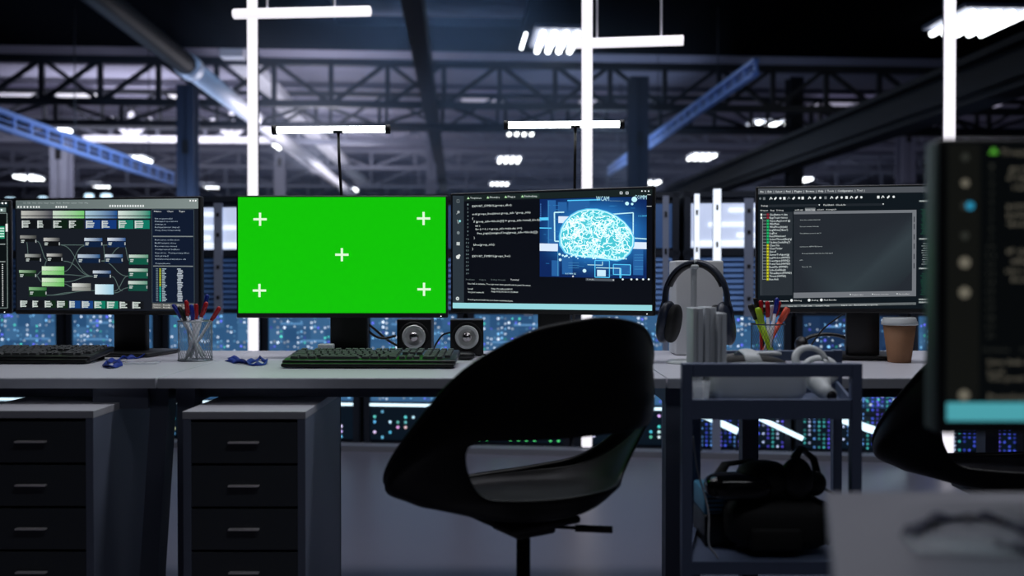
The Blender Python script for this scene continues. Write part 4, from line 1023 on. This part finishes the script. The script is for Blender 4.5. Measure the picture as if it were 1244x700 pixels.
ledrnd = random.Random(11)
def rack(idx, s0, style, label):
    w = 0.60; h = 1.46
    t = thing('server_rack', label, 'server rack', wp(s0+w/2, 0.16, 0), WA, 'server racks behind the desks')
    m = MB(); m.box((0, 0.40, h/2), (w-0.01, 0.78, h)); m.build('rack_body', M_rack, t, bevel=0.004)
    m = MB()
    for sx in (-1, 1): m.box((sx*(w/2-0.025), -0.004, h/2), (0.035, 0.02, h))
    m.box((0, -0.004, 1.115), (w, 0.02, 0.03)); m.box((0, -0.004, h-0.015), (w, 0.02, 0.03)); m.box((0, -0.004, 0.775), (w, 0.02, 0.02))
    fr = m.build('front_frame', M_rack, t)
    # white lit upper panel
    if style in ('w', 'r'):
        m = MB(); m.box((0, 0.004, 1.27), (w-0.09, 0.008, 0.25)); lp = m.build('light_panel', E_panel, t)
        for z, k in ((1.355, 0.55), (1.275, 0.8), (1.215, 0.45), (1.168, 1.0)):
            m = MB(); xo = (1-k)*0.2*(1 if idx % 2 else -1); m.rbox((xo, -0.008, z), ((w-0.10)*k, 0.012, 0.022 if z > 1.17 else 0.03), 0.005); m.build('tube', E_white, lp)
    else:
        m = MB(); m.box((0, 0.004, 1.27), (w-0.09, 0.008, 0.25)); m.build('upper_panel', M_rackblue, t)
    m = MB()
    for k in range(10): m.box((0, 0.003, 0.80+k*0.031), (w-0.09, 0.018, 0.022), (R(-25), 0, 0))
    m.build('slats', M_rackblue, t)
    m = MB(); m.box((0.06, -0.022, 1.09), (0.05, 0.014, 0.66)); rr = m.build('rail', M_rackrail, t)
    m = MB()
    for z in (0.86, 1.04, 1.23, 1.35): m.box((0.06, -0.0305, z), (0.018, 0.003, 0.022))
    m.build('rail_slot', M_black, rr)
    # status lights
    c = MB(); c.c = []
    def q(x0, z0, x1, z1, y, col):
        c.add([(x0, y, z0), (x1, y, z0), (x1, y, z1), (x0, y, z1)], [(0, 1, 2, 3)]); c.c += [col]*4
    def dot(x, z, r, col):
        n = 6
        c.add([(x+r*math.cos(2*PI*k/n), -0.004, z+r*math.sin(2*PI*k/n)) for k in range(n)], [tuple(range(n))]); c.c += [col]*n
    rr_ = ledrnd
    blue = (0.03, 0.10, 0.22) if style != 'd' else (0.01, 0.03, 0.08)
    q(-w/2+0.045, 0.255, w/2-0.045, 0.765, -0.002, blue)
    q(-w/2+0.045, 0.03, w/2-0.045, 0.215, -0.002, (0.002, 0.006, 0.012))
    # upper led field: glowing ports in loose clusters
    for i in range(6):
        for j in range(6):
            x = -w/2+0.05+i*0.084; z = 0.262+j*0.084; k = rr_.uniform(0.2, 1.0)
            q(x, z, min(x+0.084, w/2-0.045), min(z+0.080, 0.765), -0.0025, (blue[0]*(0.5+1.1*k), blue[1]*(0.6+0.8*k), blue[2]*(0.7+0.6*k)))
    for i in range(24):
        for j in range(17):
            cl = math.sin(i*0.9+idx*2.1)*math.cos(j*0.8+idx)
            if rr_.random() < 0.46+0.36*cl:
                x = -w/2+0.06+i*0.0205; z = 0.27+j*0.0295
                k = rr_.random()
                col = (0.7, 0.82, 1.0) if k < 0.5 else ((0.20, 0.5, 0.85) if k < 0.76 else ((0.14, 0.16, 1.0) if k < 0.93 else (0.1, 0.75, 0.6)))
                b = rr_.uniform(0.3, 1.7)
                dot(x, z+(0.006 if i % 2 else 0), rr_.uniform(0.0045, 0.0085), tuple(v*b for v in col))
    for j in range(5):
        z = 0.30+j*0.1
        if rr_.random() < 0.7: 
            x = rr_.uniform(-0.2, 0.05); q(x, z, x+rr_.uniform(0.08, 0.18), z+0.012, -0.003, (0.10, 0.26, 0.5))
    # lower field
    if style == 'r' or style == 'd':
        for i in range(20):
            b = rr_.choice([(0.06, 0.10, 0.75), (0.10, 0.25, 0.6), (0.5, 0.6, 0.9), (0.12, 0.10, 0.8), (0.05, 0.35, 0.35)])
            for j in range(14):
                if rr_.random() < 0.8:
                    k = rr_.uniform(0.3, 1.3); dot(-w/2+0.055+i*0.026, 0.035+j*0.0235, 0.007, tuple(v*k for v in b))
    else:
        for i in range(11):
            for j in range(6):
                if rr_.random() < 0.42:
                    col = (0.75, 0.8, 0.95) if rr_.random() < 0.5 else (0.12, 0.62, 0.7)
                    if style == 'g' and j < 2: col = (0.1, 0.85, 0.25)
                    dot(-w/2+0.07+i*0.046, 0.045+j*0.03, 0.0085, tuple(v*rr_.uniform(0.6, 1.5) for v in col))
            if style == 'g' and rr_.random() < 0.8: dot(-w/2+0.07+i*0.046, 0.045, 0.0085, (0.1, 0.9, 0.25))
    c.build('status_lights', E_led, t)
    if style in ('w', 'g', 'b'):
        m = MB(); m.box((0, -0.006, 0.235), (w-0.08, 0.014, 0.013)); m.build('light_strip', E_strip, t)
    return t
styles = ['b', 'b', 'w', 'b', 'b', 'g', 'b', 'r', 'd', 'r', 'd', 'r', 'b']
racklab = ['first rack from the left end of the blue lit server row', 'second rack from the left end of the blue lit server row', 'server rack with white lit panel between node diagram and green monitors', 'server rack behind the left half of the green monitor',
           'server rack behind the right half of the green monitor', 'server rack with green lights behind the chair opening', 'server rack behind the brain monitor', 'server rack with white lit panel behind the headphones',
           'dark server rack behind the dark wire pen holder', 'server rack with violet lights behind the cart right side', 'dark server rack behind the coffee cup', 'server rack behind the second shell chair', 'server rack at the right end of the blue lit row']
S0 = -3.77
for i, (st, lb) in enumerate(zip(styles, racklab)): rack(i, S0+i*0.615, st, lb)
# slanted light strips low in front of the right racks
def slant(label, x0, y0, x1, y1, h=0.03, Y=5.03):
    a = pt(x0, y0, Y); b = pt(x1, y1, Y-0.12*(b_:=(x1-x0)/500)*0)
    t = thing('light_strip', label, 'light strip', (a.x, a.y, 0), 0, 'slanted light strips on the right server racks')
    o = Vector((a.x, a.y, 0))
    m = MB(); m.bar(a-o, b-o, 0.02, h); m.build('diffuser', E_strip, t, bevel=0.002)
    for p in (a-o, b-o):
        m = MB(); m.box((p.x, p.y+0.02, p.z/2), (0.012, 0.012, p.z)); m.build('bracket', M_rack, t)
slant('slanted light strip seen through the cart, leftmost of the three', 852, 503, 896, 524, 0.035, 4.93)
slant('slanted light strip seen through the middle of the cart', 912, 503, 975, 533, 0.025, 4.90)
slant('slanted light strip right of the cart beside the second chair', 1018, 508, 1100, 536, 0.04, 4.84)
# white upright posts glimpsed above the headphones
for x, lab, ya, wd in ((842, 'slim white upright behind the headphones', 238, 0.030), (866, 'wide white slotted upright right of the headphones', 232, 0.045), (805, 'pale slotted upright beside the brain monitor edge', 240, 0.032)):
    a = pt(x, ya, 5.0); 
    t = thing('upright_post', lab, 'post', (a.x, 5.0-0.10, 0.0), WA)
    m = MB(); m.box((0, 0, a.z/2), (wd, 0.02, a.z)); m.build('post', M_rackrail, t)
    if x != 805:
        m = MB(); m.box((0, -0.012, (a.z+1.05)/2), (wd*0.9, 0.004, a.z-1.05)); m.build('lit_face_glow', E_white, t)  # glow stands in for light falling on the post's upper part
    for k in range(6): m = MB(); m.box((0, -0.0150, a.z-0.10-k*0.2), (0.012, 0.002, 0.03)); m.build('slot', M_black, t)

# ------------------------------------------------------------------ hanging straight tubes
def hung(label, x0, y0, x1, y1, Y0, Y1, r, wires):
    a = pt(x0, y0, Y0); b = pt(x1, y1, Y1)
    t = thing('pendant_tube_light', label, 'light', (a+b)/2); o = (a+b)/2
    m = MB(); m.tube([a-o, b-o], r, 16); m.build('light_tube', E_tube, t)
    for k in wires:
        p = a.lerp(b, k)-o
        m = MB(); m.tube([p+Vector((0, 0, r)), p+Vector((0, 0, 1.4))], 0.006, 6); m.build('hanging_wire', M_steel_white, t)
hung('hanging straight white tube light at the top left of the photo', 285, 17, 449, 13.5, 4.7, 4.5, 0.026, (0.25, 0.75))
hung('hanging straight white tube light right of the middle light column', 700, 53, 830, 49, 4.75, 4.6, 0.026, (0.2, 0.8))

# ------------------------------------------------------------------ the hall beyond
HA = math.atan2(622-557, F)       # hall axis turns left of the camera axis
HR_ = Matrix.Rotation(HA, 3, 'Z')
def hp(lat, d, z): v = HR_ @ Vector((lat, d, 0)); return Vector((v.x, v.y, z))
def hall(o): o.rotation_euler = (0, 0, HA); return o
M_floor = mat('floor_resin', srgb(104, 102, 114), 0.34, var=0.06, scale=3, bump=0.02)
m = MB(); m.box((0, 36, -0.05), (70, 82, 0.1)); struct(m.build('floor', M_floor))
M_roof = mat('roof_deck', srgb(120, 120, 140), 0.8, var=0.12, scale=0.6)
m = MB()
for k in range(19): m.box((0, 23+k*2.7, 6.93), (64, 0.12, 0.13))
o = m.build('trim_3', M_roof); hall(o); struct(o)
m = MB(); m.box((0, 39, 7.1), (64, 70, 0.2))
o = m.build('ceiling', M_roof); hall(o); struct(o)
M_slab = mat('near_bay_shade_slab', srgb(9, 10, 13), 0.95, spec=0.0)  # added slab; its black colour stands in for the unlit near roof
m = MB()
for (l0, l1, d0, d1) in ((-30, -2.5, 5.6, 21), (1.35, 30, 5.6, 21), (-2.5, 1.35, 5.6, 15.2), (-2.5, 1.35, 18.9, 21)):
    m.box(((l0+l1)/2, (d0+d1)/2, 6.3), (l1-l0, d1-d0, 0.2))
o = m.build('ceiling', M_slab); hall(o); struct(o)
m = MB(); m.box((0, 73, 3.5), (64, 0.3, 7.0)); o = m.build('wall_back', M_roof); hall(o); struct(o)
for sx, nm in ((-1, 'wall_left'), (1, 'wall_right')):
    m = MB(); m.box((sx*30, 39, 3.5), (0.3, 68, 7.0)); o = m.build(nm, M_roof); hall(o); struct(o)

def truss(label, d, z0, z1, m_, x0=-26, x1=26, panel=1.4, w=0.14, pat='x', star=None):
    t = thing('roof_truss', label, 'truss', hp(0, d, z0), HA)
    m = MB(); m.box(((x0+x1)/2, 0, 0), (x1-x0, w, w)); m.build('bottom_chord', m_, t)
    m = MB(); m.box(((x0+x1)/2, 0, z1-z0), (x1-x0, w, w)); m.build('top_chord', m_, t)
    m = MB(); n = int((x1-x0)/panel)
    for i in range(n+1):
        x = x0+i*panel
        m.bar((x, 0, 0), (x, 0, z1-z0), w*0.7)
        if i < n:
            if pat == 'x' and i % 3 == 0: m.bar((x, 0, 0), (x+panel, 0, z1-z0), w*0.6); m.bar((x, 0, z1-z0), (x+panel, 0, 0), w*0.6)
            elif i % 2: m.bar((x, 0, 0), (x+panel, 0, z1-z0), w*0.6)
            else: m.bar((x, 0, z1-z0), (x+panel, 0, 0), w*0.6)
    m.build('web_bracing', m_, t)
    return t
truss('dark lattice roof truss, the nearest and highest across the hall', 22, 5.15, 6.15, M_steel_dark, panel=1.35, w=0.16)
truss('dark lattice truss just under the nearest one', 23.2, 4.86, 5.40, M_steel_dark, panel=1.6, w=0.13, pat='n')
truss('second dark lattice truss deeper in the hall', 28, 5.55, 6.6, M_steel_dark, panel=1.7, w=0.14)
truss('pale lattice truss with bright bottom chord in mid hall', 34, 6.02, 6.75, M_steel_mid, panel=1.7, w=0.18, x0=-28, x1=26)
truss('grey lattice truss in the deeper hall under the pale one', 42, 6.05, 6.8, M_steel_mid, panel=2.0, w=0.16)
truss('grey lattice truss in the far hall, lower and narrow', 46, 5.6, 6.6, M_steel_mid, panel=2.4, w=0.15, pat='n')
truss('grey lattice truss farthest back, near the end wall', 56, 5.8, 6.9, M_steel_mid, panel=2.4, w=0.18)
# white lit tie beams with star braces
for lat, lab in ((-10.9, 'white tie beam with star brace, left one behind the blue cable tray'), (-7.6, 'white tie beam with star brace beside the left light column')):
    t = thing('star_brace', lab, 'brace', hp(lat, 31, 5.62), HA)
    m = MB(); m.box((0, 0, 0), (3.1 if lat < -9 else 2.6, 0.16, 0.20)); m.build('tie_beam', M_steel_white, t)
    m = MB()
    for a in (45, 90, 135): m.bar((0, 0, 0.05), (0.95*math.cos(R(a)), 0, 0.95*math.sin(R(a))), 0.15)
    m.build('brace_arms', M_steel_white, t)
    m = MB(); m.tube([(0.9, 0, 0.05), (0.9, 0, 1.37)], 0.015, 6); m.build('drop_rod', M_steel_dark, t)
def column(label, x, ytop, d, wpx, m_, group=None):
    v = pt(x, ytop, d); zt = v.z
    t = thing('steel_column', label, 'column', (v.x, d, 0), HA, group)
    w = wpx*d/F
    m = MB(); m.box((0, 0, zt/2), (w*0.12, w, zt)); m.box((0, -w*0.44, zt/2), (w, w*0.12, zt)); m.box((0, w*0.44, zt/2), (w, w*0.12, zt)); m.build('shaft', m_, t)
    m = MB(); m.box((0, -w*0.51, pt(x, ytop+ (75 if d < 30 else 12), d).z), (w*0.35, 0.02, w*0.8)); m.build('junction_box', M_black, t)
column('dark blue steel column left of the left light column', 228, 105, 21, 21, mat('column_blue', srgb(36, 46, 66), 0.6))
column('dark blue steel column right of the middle light column', 775, 95, 21, 22, MATS['column_blue'])
column('pale grey steel column at the left behind the blue tray', 75, 175, 32, 20, M_steel_mid)
column('pale grey steel column beside the left light column base', 341, 186, 38, 13, M_steel_mid)
column('pale grey steel column behind the big dark beam at right', 1100, 155, 33, 17, M_steel_mid)
column('grey steel column below the black overhead beam', 524, 150, 32, 11, M_steel_mid)
column('dark grey steel column at the upper right, behind the square light', 965, 95, 24, 17, M_steel_dark)
# duct
t = thing('air_duct', 'long round silver air duct running away at the upper left', 'duct', hp(-5.12, 8, 5.0), HA)
m = MB(); m.tube([(0, 0, 0), (0, 9.5, 0)], 0.20, 28); m.build('near_section', mat('duct_shaded', srgb(18, 17, 21), 0.6, 0.1, spec=0.12), t)  # same duct, blackened here in colour where it lies in shade
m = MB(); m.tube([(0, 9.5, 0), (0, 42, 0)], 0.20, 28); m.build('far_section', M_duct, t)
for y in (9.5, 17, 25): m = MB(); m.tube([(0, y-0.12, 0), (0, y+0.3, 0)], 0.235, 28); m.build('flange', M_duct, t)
t = thing('air_duct', 'flat silver duct running beside the round duct behind the tube lamp', 'duct', hp(-5.3, 21.6, 6.3), HA)
m = MB(); m.box((0, 15, 0), (0.55, 30, 0.3)); m.build('duct_run', M_duct, t, bevel=0.02)
t = thing('overhead_beam', 'black overhead beam running away between the two tube lamps', 'beam', hp(-0.68, 9, 5.2), HA)
m = MB(); m.box((0, 17, 0.16), (0.32, 34, 0.05)); m.box((0, 17, -0.16), (0.32, 34, 0.05)); m.box((0, 17, 0), (0.05, 34, 0.3)); m.build('beam_run', M_girder, t)
# cable ladders
def ladder(label, lat, d0, d1, z, hgt, m_, name='cable_tray'):
    t = thing(name, label, 'cable tray', hp(lat, d0, z), HA)
    L = d1-d0
    for k, (dx, dz) in enumerate(((0, 0), (0, hgt))):
        m = MB(); m.box((dx, L/2, dz), (0.10, L, 0.07)); m.build('side_rail', m_, t)
    m = MB(); m.box((0.0, L/2, hgt/2), (0.03, L, 0.02))
    for i in range(int(L/0.6)+1): m.box((0, i*0.6, hgt/2), (0.04, 0.08, hgt))
    m.build('rungs', m_, t)
    for i in range(3):
        w_ = MB(); w_.tube([(0, L*(0.15+0.35*i), hgt), (0, L*(0.15+0.35*i), 6.98-z)], 0.012, 6); w_.build('drop_rod', M_steel_dark, t)
ladder('blue lit cable tray slanting down from the left photo edge', -7.4, 12, 24, 3.42, 0.26, M_steel_blue)
ladder('blue lit cable tray at the right between columns', 5.0, 15, 30, 4.42, 0.22, M_steel_blue)
t = thing('overhead_beam', 'massive dark girder slanting down from the upper right', 'beam', hp(8.0, 8, 4.0), HA)
m = MB()
for z in (-0.32, 0.32): m.box((0, 13, z), (0.5, 26, 0.10))
m.box((0, 13, 0), (0.08, 26, 0.6))
m.build('girder_run', M_girder, t)
m = MB(); m.box((-0.32, 13, -0.2), (0.12, 26, 0.12)); m.build('pipe_run', M_girder, t)
# high bay fixtures
BAYS = []
def highbay(label, lat, d, z, n=4, L=1.35, sp=0.26, r=0.055, group='tube light fixtures under the hall roof'):
    BAYS.append((lat, d))
    t = thing('high_bay_light', label, 'ceiling light', hp(lat, d, z), HA, group)
    for k in range(n):
        x = (k-(n-1)/2)*sp
        m = MB(); m.tube([(x, -L/2, 0), (x, L/2, 0)], r, 10); m.build('tube', E_high, t)
    m = MB(); m.box((0, 0, 0.13), (n*sp+0.1, L+0.1, 0.08)); m.build('housing', M_steel_mid, t)
    m = MB()
    for s_ in (-1, 1): m.tube([(0, s_*L*0.4, 0.17), (0, s_*L*0.4, (6.995 if d > 21 else 6.195)-z)], 0.012, 6)
    m.build('drop_rod', M_steel_dark, t)
highbay('largest hall light fixture at the upper right corner', 10.25, 17.4, 6.0, 5, 1.5)
highbay('hall light fixture, second in the right-hand row', 10.1, 29.4, 6.0)
highbay('hall light fixture, third in the right-hand row', 10.1, 37.2, 6.0)
highbay('hall light fixture, smallest in the right-hand row above brain monitor corner', 10.1, 47.4, 6.0)
highbay('largest fixture of the centre row, left of the middle light column', 2.10, 19.3, 6.0, 4, 1.5, 0.24)
m = MB(); m.tube([(-0.72, -0.75, -0.02), (-0.72, 0.6, 0.02)], 0.03, 10); o = m.build('tube', E_high, [q for q in bpy.data.objects if q.get('label', '').startswith('largest fixture of the centre')][0])
highbay('fixture of the centre row behind the right tube lamp', 2.16, 31, 6.0)
highbay('fixture of the centre row just below the right tube lamp', 2.16, 38.6, 6.0)
highbay('smallest fixture of the centre row, just above the green monitor corner', 2.2, 48.9, 6.0)
highbay('fixture above the blue cable tray at left, nearer one', -13.5, 31.2, 6.0, 3)
highbay('fixture above the end of the blue cable tray at left', -13.5, 39.3, 6.0, 3)
highbay('small fixture left of the left light column', -13.6, 50.5, 6.0, 3)
highbay('fixture low at the far left above the node diagram monitor', -21.5, 46.8, 6.0)
highbay('fixture beside the left light column at column top', -6.8, 35, 6.0, 2)
highbay('small fixture just above the right corner of green monitor', -6.1, 52, 6.0, 3)
highbay('small fixture low above the right desk monitor', 17.6, 45.6, 6.0, 3)
highbay('small fixture above the left end of node diagram monitor', -19.5, 50.5, 6.0, 3)
# roof lights
for i, (la, lb_) in enumerate(((-15.6, -13.0), (-13.0, -11.4), (-9.3, -8.6), (0.1, 1.5), (4.0, 5.0), (11.8, 13.1), (13.3, 15.0), (17.2, 18.2))):
    m = MB(); m.box(((la+lb_)/2, 29.5, 6.80), (lb_-la, 1.5, 0.04)); o = m.build('window_%d' % (i+1), E_sky); hall(o); struct(o)
# distant blue lamps above the far racks
t0 = None
rnd = random.Random(5)
places = []
for k in range(34):
    q_ = (-24+k*1.45+rnd.uniform(-0.4, 0.4), 46+rnd.uniform(-2, 6), 5.0+rnd.uniform(-0.25, 0.25))
    if all(math.hypot(q_[0]-b_[0], q_[1]-b_[1]) > 1.5 for b_ in BAYS): places.append(q_)
for k, (la, d, z) in enumerate(places):
    if t0 is None:
        o = thing('pendant_lamp', 'small bluish lamp in the distant lamp row just above the monitors', 'lamp', hp(la, d, z), HA, 'distant bluish lamps in a row')
        m = MB(); m.rbox((0, 0, 0), (0.42, 0.3, 0.22), 0.08); m.build('glow', E_pend, o)
        m = MB(); m.tube([(0, 0, 0.1), (0, 0, 1.9)], 0.015, 6); m.build('rod', M_steel_dark, o)
        t0 = o
    else:
        o = copy_tree(t0); o.location = hp(la, d, z)
        s_ = rnd.uniform(0.7, 1.3); o.scale = (s_, 1, 1)
# far rack aisles
for k, (la, d, h) in enumerate(((-16, 30, 2.6), (-8, 34, 2.6), (0, 30, 2.6), (8, 34, 2.6), (15, 28, 2.6))):
    t = thing('server_aisle', ['far bank of racks at the left end', 'far bank of racks left of centre', 'far bank of racks in the centre', 'far bank of racks right of centre', 'far bank of racks at the right end'][k], 'server racks', hp(la, d, 0), HA)
    m = MB(); m.box((0, 0, h/2), (6.5, 1.0, h)); m.build('rack_body', M_rack, t)
    m = MB()
    for j in range(8): m.box((-2.8+j*0.8, -0.52, h*0.55), (0.5, 0.03, h*0.7))
    m.build('door_panels', M_rackblue, t)

# ------------------------------------------------------------------ lights
def area(name, loc, size, energy, col=(1, 1, 1), rot=(0, 0, 0), sy=None, spread=PI):
    l = bpy.data.lights.new(name, 'AREA'); l.shape = 'RECTANGLE'; l.size = size; l.size_y = sy or size; l.energy = energy; l.color = col; l.spread = spread
    o = bpy.data.objects.new(name, l); COL.objects.link(o); o.location = loc; o.rotation_euler = rot; return o
area('room_overhead_and_fill', (0.1, 2.62, 3.0), 3.6, 36, (0.93, 0.94, 1.0), sy=0.3)
area('room_overhead_and_fill', (0.6, 0.5, 3.0), 1.6, 9, (0.90, 0.93, 1.0), sy=0.4)  # added front fill, not a real ceiling lamp; lifts desk edges and cart
area('aisle_fill_light', (0.3, 4.2, 3.2), 5.0, 24, (0.86, 0.88, 1.0), sy=0.3)  # added fill for rack fronts and cabinet sides, no known lamp
area('hall_roof_fill', hp(0, 33, 4.4), 44, 130, (0.80, 0.78, 1.0), (PI, 0, HA), 8)  # added light aimed up to show the roof, no fixture behind it
area('hall_roof_fill', hp(0, 46, 4.6), 44, 330, (0.72, 0.80, 1.0), (PI, 0, HA), 12)  # another added roof fill, deeper in the hall
area('hall_down_fill', hp(-0.5, 17, 6.95), 3.2, 300, (0.35, 0.60, 1.0), (0, 0, HA), 3)  # added blue light over the opening to tint the haze
area('hall_down_fill', hp(0, 60, 6.7), 40, 500, (0.75, 0.85, 1.0), (0, 0, HA), 8)
area('duct_fill_light', hp(-3.4, 23.2, 3.6), 0.6, 260, (0.92, 0.90, 1.0), (PI, R(-15), HA), 6)  # added only to brighten the round duct
area('duct_fill_light', hp(-4.0, 36, 4.6), 1.0, 200, (0.92, 0.90, 1.0), (PI, 0, HA), 9)  # likewise added, for the ducts further back
area('tray_fill_light', hp(-6.0, 19, 2.4), 0.6, 110, (0.50, 0.68, 1.0), (PI, R(-20), HA), 6)  # blue fill added to brighten the left tray
area('tray_fill_light', hp(3.8, 25, 3.4), 0.6, 110, (0.55, 0.72, 1.0), (PI, R(20), HA), 6)  # blue fill added to brighten the right tray
area('brace_fill_light', hp(-9.5, 27.5, 4.2), 6, 500, (0.92, 0.90, 1.0), (R(130), 0, HA), 0.8)  # added light so the white braces read bright
area('column_fill_light', hp(0, 13, 2.4), 20, 70, (0.45, 0.62, 1.0), (R(100), 0, HA), 0.6)  # added front fill so the blue columns show
wd = bpy.data.worlds.new('World'); S.world = wd; wd.use_nodes = True
wd.node_tree.nodes['Background'].inputs[0].default_value = (0.45, 0.55, 0.9, 1); wd.node_tree.nodes['Background'].inputs[1].default_value = 0.004

# haze hanging in the hall under the roof opening
vm = bpy.data.materials.new('haze'); vm.use_nodes = True; vn = vm.node_tree.nodes; vl = vm.node_tree.links
vn.remove(vn['Principled BSDF']); vs_ = vn.new('ShaderNodeVolumeScatter'); vs_.inputs['Color'].default_value = (0.7, 0.8, 1, 1); vs_.inputs['Density'].default_value = 0.012; vs_.inputs['Anisotropy'].default_value = 0.2
vl.new(vs_.outputs[0], vn['Material Output'].inputs['Volume'])
m = MB(); m.box((0, 19, 4.2), (9, 9, 3.8)); o = m.build('haze', vm); hall(o); tag(o, 'bluish haze hanging under the roof around the overhead beam', 'haze', None, 'stuff')
# ------------------------------------------------------------------ camera
cam = bpy.data.cameras.new('camera'); co = bpy.data.objects.new('camera', cam); COL.objects.link(co)
co.location = (0, 0, CAMZ); co.rotation_euler = (PI/2-PITCH, 0, 0)
cam.sensor_width = 36; cam.lens = 36*F/1244; cam.clip_end = 300; cam.clip_start = 0.05
cam.dof.use_dof = True; cam.dof.focus_distance = 2.55; cam.dof.aperture_fstop = 2.1
S.camera = co
S.view_settings.view_transform = 'Standard'; S.view_settings.look = 'None'; S.view_settings.exposure = 0; S.view_settings.gamma = 1
S.view_settings.use_curve_mapping = False
